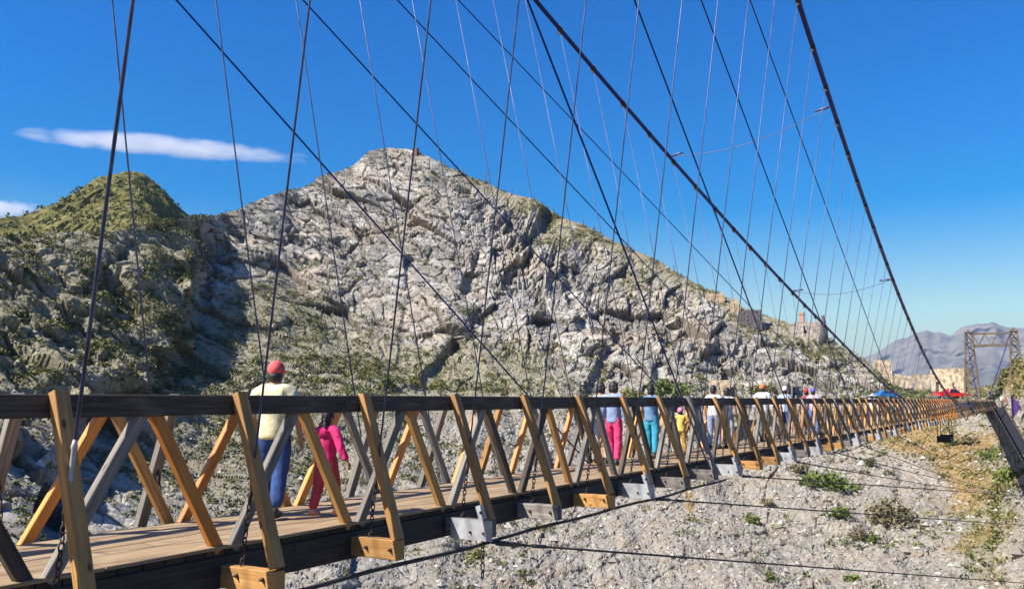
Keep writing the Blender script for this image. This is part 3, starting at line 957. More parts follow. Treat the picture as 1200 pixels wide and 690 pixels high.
guy((.62, yn(3), -.36), far_px(1330, 692.6, 46), .0)
guy((.62, yn(6), -.34), far_px(1330, 624.5, 62), .0)
guy((.62, yn(9), -.34), far_px(1330, 590, 78), .0)
anc = ground_at(1177, 574)
for n in (12, 15, 18, 24, 30, 38):
    guy((.62, yn(n), -.34), anc + np.array([rw.uniform(-1, 1), rw.uniform(-1, 1), 0]), .3, .017)
for n, px, py in ((8, 640, 688), (10, 612, 690), (14, 668, 690), (27, 878, 688)):
    guy((XF - .6, yn(n), -.34), ground_at(px, py), .2, .014, False)
# a short chain and shackle that hangs under the third plate
m = MB()
for i in range(5):
    z = -.38 - i * .085
    pts = [(.52 + (.022 * math.cos(t) if i % 2 else 0), yn(3) - .02 + (0 if i % 2 else .022 * math.cos(t)), z + .05 * math.sin(t)) for t in np.linspace(0, 2 * math.pi, 10)]
    m.tube(pts, .008, 5)
part(m, 'hanging_chain', M_IRON)

# ------------------------------------------------------------------ people
def skin_mesh(verts, edges, radii, root=0, sub=2):
    me = bpy.data.meshes.new('tmp'); me.from_pydata([tuple(v) for v in verts], edges, [])
    o = bpy.data.objects.new('tmp', me); COL.objects.link(o)
    md = o.modifiers.new('s', 'SKIN'); md.use_smooth_shade = True
    sv = me.skin_vertices[0].data
    for i, r in enumerate(radii):
        sv[i].radius = (r, r) if not isinstance(r, tuple) else r
        sv[i].use_root = (i == root)
    ms = o.modifiers.new('u', 'SUBSURF'); ms.levels = sub; ms.render_levels = sub
    dg = bpy.context.evaluated_depsgraph_get()
    out = bpy.data.meshes.new_from_object(o.evaluated_get(dg))
    bpy.data.objects.remove(o); bpy.data.meshes.remove(me)
    return out


def folds(me, k, amp, seed):
    """soft creases pushed into cloth"""
    n = len(me.vertices); co = np.zeros(n * 3, dtype=np.float32); me.vertices.foreach_get('co', co); co = co.reshape(-1, 3).astype(float)
    no = np.array([v.normal[:] for v in me.vertices])
    q = co / k * np.array([9, 9, 6]) + seed * 7.3
    d = ridged(q + fbm(q * .4, 2, 3)[:, None] * .8, 2, 5)
    co = co + no * (d * amp * k)[:, None]
    me.vertices.foreach_set('co', co.astype(np.float32).ravel()); me.update()
    return me


def ell_mesh(parts, name, seg=20, rings=14):
    """ellipsoids (centre, radii, euler) fused in one mesh"""
    bm = bmesh.new()
    for c, r, e in parts:
        mat = Matrix.Translation(c) @ Matrix.Rotation(e[2], 4, 'Z') @ Matrix.Rotation(e[1], 4, 'Y') @ Matrix.Rotation(e[0], 4, 'X') @ Matrix.Diagonal((r[0], r[1], r[2], 1))
        bmesh.ops.create_uvsphere(bm, u_segments=seg, v_segments=rings, radius=1, matrix=mat)
    for f in bm.faces: f.smooth = True
    me = bpy.data.meshes.new(name); bm.to_mesh(me); bm.free()
    return me


def join_meshes(a, b):
    bm = bmesh.new(); bm.from_mesh(a); bm.from_mesh(b)
    for f in bm.faces: f.smooth = True
    bm.to_mesh(a); bm.free(); bpy.data.meshes.remove(b)
    return a


def cloth(name, col, rough=.85):
    m, nt, b = newmat(name)
    tc = N(nt, 'ShaderNodeTexCoord')
    n = N(nt, 'ShaderNodeTexNoise', i_Scale=9.0, i_Detail=3.0); nt.links.new(tc.outputs['Object'], n.inputs['Vector'])
    lo = tuple(c * .8 for c in col); hi = tuple(min(1, c * 1.12) for c in col)
    nt.links.new(ramp(nt, n.outputs['Fac'], [(.35, lo), (.65, hi)]), b.inputs['Base Color'])
    b.inputs['Roughness'].default_value = rough
    bump(nt, n.outputs['Fac'], b, .5, .03)
    return m


CL = {}


def C_(col):
    k = tuple(round(c, 3) for c in col)
    if k not in CL: CL[k] = cloth('cloth', k)
    return CL[k]


M_SKIN = plain('skin', (.36, .19, .12), .55, 0, .08, 12)
M_HAIR = plain('black hair', (.012, .010, .009), .55, 0, .2, 60, .4)
M_SHOE = plain('dark shoe leather', (.03, .024, .02), .6, 0, .2, 20)


def person(px, x, H, label, shirt, pants, walk=.0, cap=None, hair='short', girth=1.0, arms=('down', 'down'), sleeve='short', hood=False, child=False, face=0.0, shoe=None, y=None, z=.027, brim=False, lean=0.0, skirt=False):
    """a standing or walking figure facing along the bridge; feet on the boards"""
    if y is None: y = on_x(px, x)
    if px > 700: H = H * .955
    o = empty('person', (x, y, z), face)
    k = H / 1.7
    hd = 1.12 if child else 1.0
    g = girth
    V = lambda a, b, c: np.array([a, b, c]) * k
    pel = V(0, 0, .93)
    hipx = .095 * g
    stp = walk
    bd = {}
    # legs: hip, knee, ankle, toe for both sides
    legs = {}
    for s_, ph in ((-1, stp), (1, -stp)):
        hip = V(hipx * s_, 0, .88)
        knee = V(.10 * s_, .20 * ph + .05 * abs(ph) + .015, .485)
        lift = .10 * max(0, -ph)
        ank = V(.10 * s_, .36 * ph - .06 * max(0, -ph), .085 + lift * .55)
        toe = ank + V(.015 * s_, .15, -.05 - .06 * max(0, -ph) * 0)
        legs[s_] = (hip, knee, ank, toe)
    wst, chs, nek = V(0, .0 + lean * .3, 1.08), V(0, .005 + lean * .6, 1.255), V(0, .0 + lean, 1.455)
    head0, head1 = V(0, .015 + lean * 1.1, 1.52), V(0, .03 + lean * 1.15, 1.60)
    sh = {s_: V(.175 * g * s_, lean * .9, 1.372) for s_ in (-1, 1)}
    arm = {}
    for s_, pose, ph in ((-1, arms[0], -stp), (1, arms[1], stp)):
        if pose == 'down':
            el = sh[s_] + V(.06 * s_, .10 * ph - .02, -.29); wr = el + V(.015 * s_, .07 + .08 * ph, -.245)
        elif pose == 'rail':
            el = sh[s_] + V(.12 * s_, .03, -.25); wr = el + V(.20 * s_, .08, -.02)
        elif pose == 'up':
            el = sh[s_] + V(.16 * s_, .04, -.16); wr = el + V(-.02 * s_, .10, .20)
        elif pose == 'hold':
            el = sh[s_] + V(.07 * s_, -.01, -.28); wr = el + V(-.03 * s_, .22, -.03)
        else:  # out, hanging away from the body
            el = sh[s_] + V(.13 * s_, -.02, -.26); wr = el + V(.09 * s_, .06, -.22)
        arm[s_] = (el, wr)
    vs = [pel, wst, chs, nek, head0, head1]
    ed = [(0, 1), (1, 2), (2, 3), (3, 4), (4, 5)]
    rd = [.125 * g, .115 * g, .13 * g, .052, .068 * hd, .082 * hd]
    for s_ in (-1, 1):
        hip, knee, ank, toe = legs[s_]
        b = len(vs); vs += [hip, knee, ank, toe]; rd += [.085 * g, .053, .036, .026]
        ed += [(0, b), (b, b + 1), (b + 1, b + 2), (b + 2, b + 3)]
        b = len(vs); el, wr = arm[s_]
        vs += [sh[s_], el, wr]; rd += [.056 * g, .040, .027]
        ed += [(2, b), (b, b + 1), (b + 1, b + 2)]
        d = wr - el; d /= np.linalg.norm(d)
        palm = wr + d * .065 * k; vs.append(palm); rd.append(.026); ed.append((b + 2, b + 3))
    body = skin_mesh(vs, ed, [r * k for r in rd], 0, 2)
    # fingers and thumbs, each a short bent chain rooted in the palm
    fv, fe, fr = [], [], []
    for s_ in (-1, 1):
        el, wr = arm[s_]; d = wr - el; d /= np.linalg.norm(d)
        side = np.array([0, 1.0, 0]) - d * d[1]; side /= np.linalg.norm(side)
        inw = np.cross(d, side) * (1 if s_ > 0 else -1)
        inw = inw if inw[0] * s_ < 0 else -inw
        for j, (off, ln) in enumerate(((.026, .066), (.009, .075), (-.009, .07), (-.025, .055))):
            a = wr + (d * .06 + side * off) * k
            b1 = a + (d * ln * .55 + inw * .008) * k; b2 = b1 + (d * ln * .42 + inw * .026) * k
            b = len(fv); fv += [a, b1, b2]; fr += [.010 * k, .009 * k, .007 * k]; fe += [(b, b + 1), (b + 1, b + 2)]
        a = wr + (d * .022 + side * .02) * k; b1 = a + (d * .028 + side * .03 + inw * .006) * k; b2 = b1 + (d * .032 + side * .008 + inw * .012) * k
        b = len(fv); fv += [a, b1, b2]; fr += [.012 * k, .010 * k, .008 * k]; fe += [(b, b + 1), (b + 1, b + 2)]
    tmp = MB()
    for e0 in range(0, len(fv), 3): tmp.tube(fv[e0:e0 + 3], .01 * k, 6, fr[e0:e0 + 3])
    body = join_meshes(body, tmp.mesh('f'))
    # skull, nose, ears
    hc = head1 + np.array([0, 0, -.015 * k])
    R_ = np.array([.078, .098, .118]) * k * hd
    body = join_meshes(body, ell_mesh([(hc, R_, (0, 0, 0)), (hc + V(0, .098 * hd, -.015), np.array([.014, .02, .022]) * k, (0, 0, 0)),
                                       (hc + V(.078 * hd, -.01, -.01), np.array([.012, .022, .034]) * k, (0, 0, 0)), (hc + V(-.078 * hd, -.01, -.01), np.array([.012, .022, .034]) * k, (0, 0, 0)),
                                       (hc + V(0, .055 * hd, -.085 * hd), np.array([.045, .035, .03]) * k, (0, 0, 0))], 'h'))
    link_mesh('body', body, M_SKIN, o)
    ey = ell_mesh([(hc + V(.032 * s_, .088 * hd, .005), np.array([.013, .010, .010]) * k, (0, 0, 0)) for s_ in (-1, 1)], 'eyes', 8, 6)
    # trousers
    vs = [pel + V(0, 0, .12), pel]; ed = [(0, 1)]; rd = [.100 * g, .140 * g]
    for s_ in (-1, 1):
        hip, knee, ank, toe = legs[s_]
        b = len(vs)
        if skirt: vs += [hip, (hip + knee) / 2, knee]
        else: vs += [hip, knee, knee * .4 + ank * .6, ank + V(0, 0, .015)]
        rd += [.108 * g, .078 * g, .068 * g, .066 * g][:len(vs) - b]
        ed += [(1, b)] + [(i, i + 1) for i in range(b, len(vs) - 1)]
    link_mesh('trousers', folds(skin_mesh(vs, ed, [r * k for r in rd], 1, 3), k, .009, px * .1), C_(pants), o)
    # shirt with sleeves
    vs = [pel + V(0, 0, -.09 - (.12 if hood else 0)), wst, chs, V(0, lean * .9, 1.40)]; ed = [(0, 1), (1, 2), (2, 3)]; rd = [(.160 * g, .146 * g), (.155 * g, .142 * g), (.150 * g, .138 * g), .092 * g]
    for s_ in (-1, 1):
        el, wr = arm[s_]
        b = len(vs)
        if sleeve == 'short': vs += [sh[s_], sh[s_] * .35 + el * .65]; rd += [.074 * g, .066 * g]
        else: vs += [sh[s_], el, wr - (wr - el) * .08]; rd += [.074 * g, .058 * g, .046]
        ed += [(3, b)] + [(i, i + 1) for i in range(b, len(vs) - 1)]
    sh_o = link_mesh('shirt', folds(skin_mesh(vs, ed, [r * k if not isinstance(r, tuple) else (r[0] * k, r[1] * k) for r in rd], 1, 3), k, .010, px * .07), C_(shirt), o)
    if hood: link_mesh('hood', ell_mesh([(V(0, -.12, 1.35), np.array([.13, .07, .11]) * k, (.3, 0, 0)), (V(0, -.06, 1.43), np.array([.13, .10, .05]) * k, (0, 0, 0))], 'hood'), C_(shirt), sh_o)
    # shoes
    for s_ in (-1, 1):
        hip, knee, ank, toe = legs[s_]
        lo_ = ank[2] - .085 * k
        sh_ = ell_mesh([((ank[0], ank[1] + .055 * k, lo_ + .038 * k), np.array([.047, .135, .042]) * k, (0, 0, 0)), ((ank[0], ank[1] - .02 * k, lo_ + .062 * k), np.array([.045, .06, .06]) * k, (0, 0, 0))], 'shoe', 14, 10)
        link_mesh('shoe', sh_, C_(shoe) if shoe else M_SHOE, o)
    # hair
    hp = [(hc + V(0, -.012, .022), R_ * np.array([1.10, 1.04, 1.0]), (0, 0, 0)), (hc + V(0, -.045, -.03), R_ * np.array([1.02, .72, .72]), (0, 0, 0))]
    if hair == 'long': hp += [(hc + V(0, -.075, -.13), np.array([.085, .05, .16]) * k, (-.1, 0, 0))]
    if hair == 'tail': hp += [(hc + V(.03, -.115, -.05), np.array([.055, .055, .07]) * k, (0, 0, 0)), (hc + V(.05, -.135, -.19), np.array([.06, .045, .15]) * k, (.1, 0, 0)), (hc + V(.07, -.13, -.33), np.array([.04, .03, .09]) * k, (0, .2, 0))]
    if hair == 'curly': hp += [(hc + V(a, -.03, c), np.array([.055, .055, .055]) * k, (0, 0, 0)) for a, c in ((-.04, .05), (.04, .05), (0, .07), (-.055, -.01), (.055, -.01), (-.05, -.06), (.05, -.06), (0, -.07))]
    link_mesh('hair', ell_mesh(hp, 'hair'), M_HAIR, o)
    if cap is not None:
        cm = ell_mesh([(hc + V(0, -.012, .045), R_ * np.array([1.2, 1.14, .86]), (0, 0, 0))], 'cap')
        bm = bmesh.new(); bm.from_mesh(cm)
        bmesh.ops.bisect_plane(bm, geom=bm.verts[:] + bm.edges[:] + bm.faces[:], plane_co=hc + V(0, 0, .005), plane_no=(0, -.12, 1), clear_inner=True)
        bm.to_mesh(cm); bm.free()
        c_ = link_mesh('cap', cm, C_(cap), o)
        if brim:
            br = ell_mesh([(hc + V(0, 0, .03), np.array([.25, .25, .022]) * k, (0, 0, 0))], 'brim')
        else:
            br = ell_mesh([(hc + V(0, .12, .028), np.array([.075, .085, .011]) * k, (-.12, 0, 0))], 'brim')
        link_mesh('brim', br, C_(cap), c_)
    tag(o, label, 'person')
    return o, k


p_, k_ = person(322, -.90, 1.635, 'man in pale yellow T-shirt, red cap and blue jeans walking beside a girl', (.66, .60, .36), (.02, .055, .19), walk=.35, cap=(.62, .09, .09), girth=1.14, face=.45, arms=('down', 'down'))
person(384, -.52, 1.12, 'small girl with ponytail in magenta hooded jacket and red trousers beside the man in yellow', (.60, .015, .14), (.34, .03, .05), walk=-.45, hair='tail', girth=1.15, arms=('up', 'out'), sleeve='long', hood=True, child=True, shoe=(.55, .25, .17))
person(719, -.85, 1.66, 'woman in denim blue shirt and bright pink trousers with dark hair above the handrail', (.20, .25, .40), (.60, .035, .14), walk=.25, hair='curly', girth=1.02, arms=('down', 'down'), sleeve='long')
person(704, -1.3, 1.66, 'dark haired companion in pale grey clothes to the left of the woman in pink trousers', (.26, .27, .28), (.42, .42, .42), walk=-.2, hair='curly', girth=.9, arms=('hold', 'down'))
person(763, -.95, 1.62, 'person in teal trousers and blue patterned top with hair tied up', (.10, .20, .34), (.03, .27, .40), walk=.2, hair='short', girth=1.1, arms=('hold', 'hold'))
person(797, -.80, 1.1, 'child in yellow outfit with pink cap', (.66, .47, .10), (.46, .27, .06), walk=.2, cap=(.72, .20, .36), girth=1.1, child=True, arms=('up', 'out'), face=.5)
person(836, -1.0, 1.68, 'person in white shirt and pale jeans with short dark hair', (.58, .58, .60), (.20, .24, .34), walk=-.25, arms=('down', 'hold'))
bgp, bk_ = person(852, -.75, 1.62, 'person in white top and grey trousers carrying a red bag', (.50, .52, .54), (.28, .29, .30), walk=.25, arms=('out', 'down'), hair='short')
person(894, -.9, 1.78, 'man in orange cap with white jacket and grey camouflage trousers', (.56, .56, .57), (.13, .14, .12), walk=.2, cap=(.72, .16, .05), girth=1.15, sleeve='long')
person(908, -1.2, 1.45, 'person in sandy brown top half hidden between the truss timbers', (.42, .26, .13), (.30, .24, .22), walk=-.2)
person(920, -.9, 1.74, 'person in white cap, pale blue shirt and dark blue trousers', (.34, .40, .50), (.03, .04, .15), walk=.2, cap=(.80, .80, .80))
person(945, -1.1, 1.70, 'person in red cap and dark top among the far walkers', (.35, .06, .08), (.12, .10, .12), walk=.2, cap=(.45, .03, .04))
person(953, -.7, 1.72, 'person in blue cap, lilac top and blue jeans', (.45, .38, .48), (.09, .14, .30), walk=-.2, cap=(.10, .12, .50))
person(1022, -.8, 1.60, 'person in wide white sunhat and white top far along the bridge', (.75, .68, .82), (.12, .08, .18), walk=.2, cap=(.82, .78, .88), brim=True, girth=1.2)

# ------------------------------------------------------------------ at the far end: landing, tower, chute, cradle, pennant
M_STONEW = plain('rubble masonry', (.33, .285, .225), .95, 0, .3, 1.6, .9)
M_RUIN = plain('adobe ruin wall', (.40, .315, .215), .95, 0, .28, .9, .9)
M_BRICK = plain('red brick', (.36, .21, .155), .9, 0, .2, 5, .6)
M_DARKW = plain('dark volcanic stone wall', (.10, .085, .085), .95, 0, .3, 2, .8)
M_LATT = plain('weathered steel lattice', (.11, .08, .055), .8, .1, .25, 3)
M_HOLE_SHADE = plain('painted opening shade', (.012, .011, .01), 1.0)

YE = Y1
ab = empty('stone_abutment', (-.8, YE, -4))
tag(ab, 'pale stone abutment carrying the far end of the wooden bridge', 'abutment')


def rubble(m, lo, hi, step=.55, jit=.06, rng=random.Random(3)):
    """wall of coursed blocks, each a bit proud of its neighbours"""
    lo, hi = np.array(lo, float), np.array(hi, float)
    z = lo[2]; ax = 0 if hi[0] - lo[0] > hi[1] - lo[1] else 1
    while z < hi[2] - .02:
        h = min(step * rng.uniform(.5, .8), hi[2] - z); a = lo[ax]
        while a < hi[ax] - .02:
            L = min(step * rng.uniform(.7, 1.7), hi[ax] - a)
            l, u = lo.copy(), hi.copy()
            l[ax], u[ax] = a + .012, a + L - .012; l[2], u[2] = z + .01, z + h - .01
            for q in range(2):
                if q != ax: l[q] -= rng.uniform(0, jit); u[q] += rng.uniform(0, jit)
            m.box(l, u, .03); a += L
        z += h
    i = .05
    m.box(lo + i, hi - i)


m = MB(); rubble(m, (-2.2, -.4, -2), (2.6, 6.0, 3.75), 1.0, .08); m.build('wall', M_STONEW, ab)
m = MB(); m.beam((-2.6, 2.6, 3.86), (3.0, 2.6, 3.86), 6.4, .16, (0, 1, 0), .02); m.build('coping', M_RUIN, ab)
m = MB()
for x in (-1.45, 1.35):
    m.tube([(x, y_, 4.65 + .03 * math.sin(y_ * 3)) for y_ in np.linspace(-.3, 5.6, 8)], .05, 6)
m.build('railing', M_LATT, ab)

# the tower: two tapered lattice legs and a trussed crossbeam
tw = empty('bridge_tower', (.4, YT, 0))
tag(tw, 'rusty steel lattice tower with two tapered legs at the far end of bridge', 'tower')
for sgn, xc in ((-1, -3.5), (1, 3.45)):
    m = MB()
    zb, zt = -2.0, 13.0
    cor = lambda t, i: np.array([xc + [-1, 1, 1, -1][i] * (1.32 - .82 * t), [-1, -1, 1, 1][i] * (1.32 - .82 * t), zb + (zt - zb) * t])
    for i in range(4):
        m.beam(cor(0, i), cor(1, i), .27, .27, (1, 0, 0), 0)
    lv = [0, .17, .34, .5, .64, .77, .89, 1.0]
    for a, b in zip(lv[:-1], lv[1:]):
        for i in range(4):
            j = (i + 1) % 4
            m.beam(cor(b, i), cor(b, j), .15, .15, (0, 0, 1), 0)
            if int(a * 100 + i) % 2: m.beam(cor(a, i), cor(b, j), .14, .14, (.3, .2, 1), 0)
            else: m.beam(cor(a, j), cor(b, i), .14, .14, (.3, .2, 1), 0)
    m.build('tower_leg', M_LATT, tw)
    m = MB(); m.box((xc - .62, -.8, 13.0), (xc + .62, .8, 13.28), .03); m.tube([(xc, -.42, 13.4), (xc, .42, 13.4)], .24, 10); m.build('cable_saddle', M_LATT, tw)
for yy in (-.42, .42):
    m = MB()
    m.beam((-3.0, yy, 12.85), (2.95, yy, 12.85), .2, .26, (0, 1, 0), 0); m.beam((-3.0, yy, 10.75), (2.95, yy, 10.75), .2, .4, (0, 1, 0), 0)
    xs_ = np.linspace(-2.95, 2.9, 7)
    for i in range(6):
        zz = (10.8, 12.8) if i % 2 else (12.8, 10.8)
        m.beam((xs_[i], yy, zz[0]), (xs_[i + 1], yy, zz[1]), .13, .13, (0, 1, 0), 0)
    m.build('cross_truss', M_LATT, tw)

# inclined chute falling towards us beside the bridge end
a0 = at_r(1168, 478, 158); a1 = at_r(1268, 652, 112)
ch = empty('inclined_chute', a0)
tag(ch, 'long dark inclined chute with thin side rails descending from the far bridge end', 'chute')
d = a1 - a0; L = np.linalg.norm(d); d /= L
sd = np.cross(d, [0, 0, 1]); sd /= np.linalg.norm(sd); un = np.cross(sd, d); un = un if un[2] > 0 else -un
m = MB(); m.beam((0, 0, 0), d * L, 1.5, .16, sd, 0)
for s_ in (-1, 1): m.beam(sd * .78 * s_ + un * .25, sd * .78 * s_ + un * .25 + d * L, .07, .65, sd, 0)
m.build('trough', plain('steel in painted shade', (.008, .008, .016), .9, .0, .2, 3), ch)  # near-black colour stands for the shade on the chute's underside
for s_ in (-1, 1):
    m = MB(); m.tube([sd * .82 * s_ + un * .66 + d * L * t for t in np.linspace(0, 1, 8)], .06, 6); m.build('side_rail', M_LATT, ch)
for t in (.12, .36, .6, .84):
    m = MB()
    for s_ in (-1, 1):
        q = d * L * t + sd * .7 * s_
        m.beam(q - un * .1, q + np.array([0, 0, -7.0]), .14, .14, (1, 0, 0), 0)
    m.beam(d * L * t - sd * .9 - un * .17, d * L * t + sd * .9 - un * .17, .14, .16, (0, 0, 1), 0)
    m.build('trestle', M_LATT, ch)

# hanging work cradle under the far span
yc0, yc1 = on_x(1094, .4), on_x(1117, .4)
cy = (yc0 + yc1) / 2
dpt = (np.array([.4, cy, 0]) - CAM) @ fwd
zc = CZ - (513 - 468) / F * dpt
cr_ = empty('work_cradle', (.3, cy, zc))
tag(cr_, 'dark hanging work cradle on ropes under the far part of the bridge', 'cradle')
hl = 1.15 * dpt / F * 12
m = MB(); m.box((-.45, -hl * 1.6, -.22), (.45, hl * 1.6, .1), .02)
for yy in (-1, 1): m.box((-.45, hl * 1.6 * yy - .05, .1), (.45, hl * 1.6 * yy + .05, .26), .01)
m.build('platform', W_CHORD, cr_)
for yy in (-1, 1):
    for xx in (-.38, .38):
        m = MB(); m.tube([(xx, hl * 1.5 * yy, .1), (xx, hl * 1.5 * yy, -zc - .3)], .03, 5); m.build('rope', M_ROPE, cr_)

pp = at_r(1187, 500, 150)
pn = empty('pennant', pp)
tag(pn, 'dark purple triangular pennant on a thin pole right of the far bridge end', 'flag')
m = MB(); m.tube([(0, 0, -1.5), (0, 0, 5.2)], .045, 6); m.build('pole', M_LATT, pn)
u_ = rgt
bm = bmesh.new()
vs_ = []
for i in range(9):
    t = i / 8
    zt, zb = 5.0 - 1.9 * t, .9 + 2.1 * t
    wv_ = .12 * math.sin(t * 6)
    q = u_ * (1.35 * t) + fwd * wv_
    vs_.append((bm.verts.new((q[0], q[1], zt)), bm.verts.new((q[0], q[1], zb))))
for a, b in zip(vs_[:-1], vs_[1:]): bm.faces.new((a[0], a[1], b[1], b[0]))
me = bpy.data.meshes.new('cloth'); bm.to_mesh(me); bm.free()
po = link_mesh('cloth', me, C_((.07, .025, .16)), pn)
sdm = po.modifiers.new('t', 'SOLIDIFY'); sdm.thickness = .01

# ------------------------------------------------------------------ ruins
def ruin(name, px0, row0, px1, row1, r, depth, label, mat, cat='ruin', openings=(), rough_top=.5, seed=1, group=None, sink=2.5, r2=None):
    """a thick ruined wall between two bearings with an uneven broken top and real openings"""
    r2 = r2 or r
    A = at_r(px0, row1, r); B = at_r(px1, row1, r2)
    T = at_r((px0 + px1) / 2, row0, (r + r2) / 2)
    d = B - A; d[2] = 0; L = np.linalg.norm(d); d /= L
    n = np.array([-d[1], d[0], 0]); n = n if n @ (A - CAM) > 0 else -n
    h = T[2] - min(A[2], B[2])
    o = empty(name, (A[0], A[1], min(A[2], B[2])))
    tag(o, label, cat, group)
    rng = random.Random(seed)
    cell = max(.35, L / 60)
    nx = max(4, int(L / cell))
    nz = max(3, int(h / (cell * .7)))
    m = MB()
    top = 0
    tops = []
    for i in range(nx):
        top = .7 * top + rng.uniform(-1, 1) * .3
        tops.append(h * (1 - rough_top * .35 * (abs(top) + .3 * rng.random())))
    for i in range(nx):
        x0, x1 = L * i / nx, L * (i + 1) / nx
        xm = (x0 + x1) / 2 / L
        spans = [(-sink, tops[i])]
        for (ox0, ox1, oz0, oz1) in openings:
            if ox0 <= xm <= ox1:
                new = []
                for a, b in spans:
                    if a < oz0 * h: new.append((a, min(b, oz0 * h)))
                    if b > oz1 * h: new.append((max(a, oz1 * h), b))
                spans = new
        for a, b in spans:
            if b - a < .05: continue
            pr = rng.uniform(-.05, .05)
            p = d * ((x0 + x1) / 2) + n * (depth / 2 + pr)
            z = a
            while z < b - .02:
                hh = min(rng.uniform(.6, 1.2) * cell * 1.6, b - z)
                e = rng.uniform(-.05, .05)
                m.beam(p + [0, 0, z] + n * e, p + [0, 0, z + hh - .002] + n * e, L / nx + .003 * (i % 2), depth + rng.uniform(-.04, .04), d, 0)
                z += hh
    m.build('wall', mat, o)
    return o, A, B, d, n, L, h


M_TANW = plain('sunlit adobe', (.42, .31, .20), .95, 0, .2, .8, .7)
ruin('ruined_wall', 829, 343, 849, 356, 250, .7, 'low tan adobe wall remnant on the ridge left of the orange gable', M_TANW, seed=2)
o, A, B, d, n, L, h = ruin('ruined_house', 856, 354, 868, 368, 246, 3.2, 'small orange adobe gable on the ridge beside the dark wall', M_TANW, rough_top=.9, seed=3)
bm_ = MB(); bm_.ring_sweep([[np.array(d) * L * t + n * q + np.array([0, 0, zz]) for t, zz in ((0, h * .9), (.45, h * 1.45), (1, h * .8))] for q in (0.02, 3.1)]); bm_.build('gable', M_TANW, o)
ruin('terrace_wall', 866, 363, 893, 376, 240, 1.6, 'dark flat topped stone wall on the ridge', M_DARKW, rough_top=.02, seed=4)
ruin('ruined_wall', 930, 376, 968, 394, 236, 1.2, 'grey stone ruin wall at the foot of the red brick chimney', M_STONEW, openings=((.3, .42, .2, .7),), seed=5)
cb_ = at_r(940, 382, 238.5)
cho = empty('brick_chimney', cb_)
tag(cho, 'square red brick chimney standing on the ridge', 'chimney')
w_ = 5.0 * 236 / F / 2
m = MB(); m.ring_sweep([[(sx * w_ * s_, sy * w_ * s_, z_) for sx, sy in ((-1, -1), (1, -1), (1, 1), (-1, 1))] for z_, s_ in ((-3, 1.15), (2.6, 1.0), (3.0, 1.0))]); m.build('stack', M_BRICK, cho)
m = MB(); m.box((-w_ * 1.2, -w_ * 1.2, 3.0), (w_ * 1.2, w_ * 1.2, 3.35)); m.box((-w_ * .9, -w_ * .9, 3.35), (w_ * .9, w_ * .9, 3.7)); m.build('cap_course', M_BRICK, cho)
tp = at_r(965, 394, 233)
to = empty('stone_pillar', tp)
tag(to, 'tall dark leaning stone pillar on the ridge right of the brick chimney', 'pillar')
m = MB(); m.tube([(0, 0, -2), (0.1, 0, 1.5), (.0, 0, 2.7), (.12, 0, 4.2), (.0, 0, 5.4)], .7, 7, [1.25, 1.0, .8, .6, .35]); m.build('shaft', M_DARKW, to)
# concrete hut just above the handrail
o, A, B, d, n, L, h = ruin('concrete_hut', 831, 445, 857, 466, 160, 3.6, 'small square tan concrete hut on the slope above the handrail', M_RUIN, cat='hut', rough_top=.03, seed=6, sink=4)
m = MB(); m.box((0, 0, 0), (.9, .12, 1.7)); q = m.build('door', M_HOLE_SHADE, o); q.location = d * (L - .2) - n * .14 + np.array([0, 0, .2]); q.rotation_euler = (0, 0, math.atan2(d[1], d[0]))  # solid slab, its near-black colour stands for the shade inside a doorway
# long ruins behind the landing
ruin('ruined_wall', 1024, 421, 1046, 452, 238, 1.4, 'tall squared ruin block at the left end of the old walls by the cliff edge', M_RUIN, openings=(), rough_top=.12, seed=7)
ruin('ruined_wall', 1044, 437, 1096, 466, 245, 1.2, 'long pale ruin wall with door and window gaps behind the parked cars', M_RUIN, openings=((.12, .17, 0, .6), (.3, .35, .3, .7), (.5, .56, 0, .62), (.72, .77, .25, .7), (.88, .93, 0, .6)), rough_top=.5, seed=8)
ruin('ruined_wall', 1092, 431, 1132, 466, 236, 2.2, 'taller tan ruin wall behind the red pickup truck', M_RUIN, openings=((.15, .22, .1, .55), (.62, .70, 0, .5)), rough_top=.25, seed=9, r2=228)
# summit cairn
cp_ = ground_at(488, 181)
so = empty('summit_cairn', cp_); tag(so, 'small dark red block cairn on the summit of the rocky peak', 'cairn')
m = MB(); rubble(m, (-.7, -.7, -.5), (.7, .7, 2.2), .6, .15); m.build('cairn_block', plain('dark red stone', (.16, .075, .055), .95, 0, .3, 3, .7), so)
m = MB(); m.tube([(-1.6, 0, -.5), (-1.65, 0, 1.6), (-1.6, 0, 3.3)], .22, 6, [.3, .24, .15]); m.build('post', M_DARKW, so)

# ------------------------------------------------------------------ parked cars
M_GLASS = plain('car window', (.02, .025, .03), .12, 0, .05, 3)
M_TYRE = plain('tyre', (.02, .02, .02), .9)
M_RIM = plain('wheel rim', (.4, .4, .42), .35, .7)


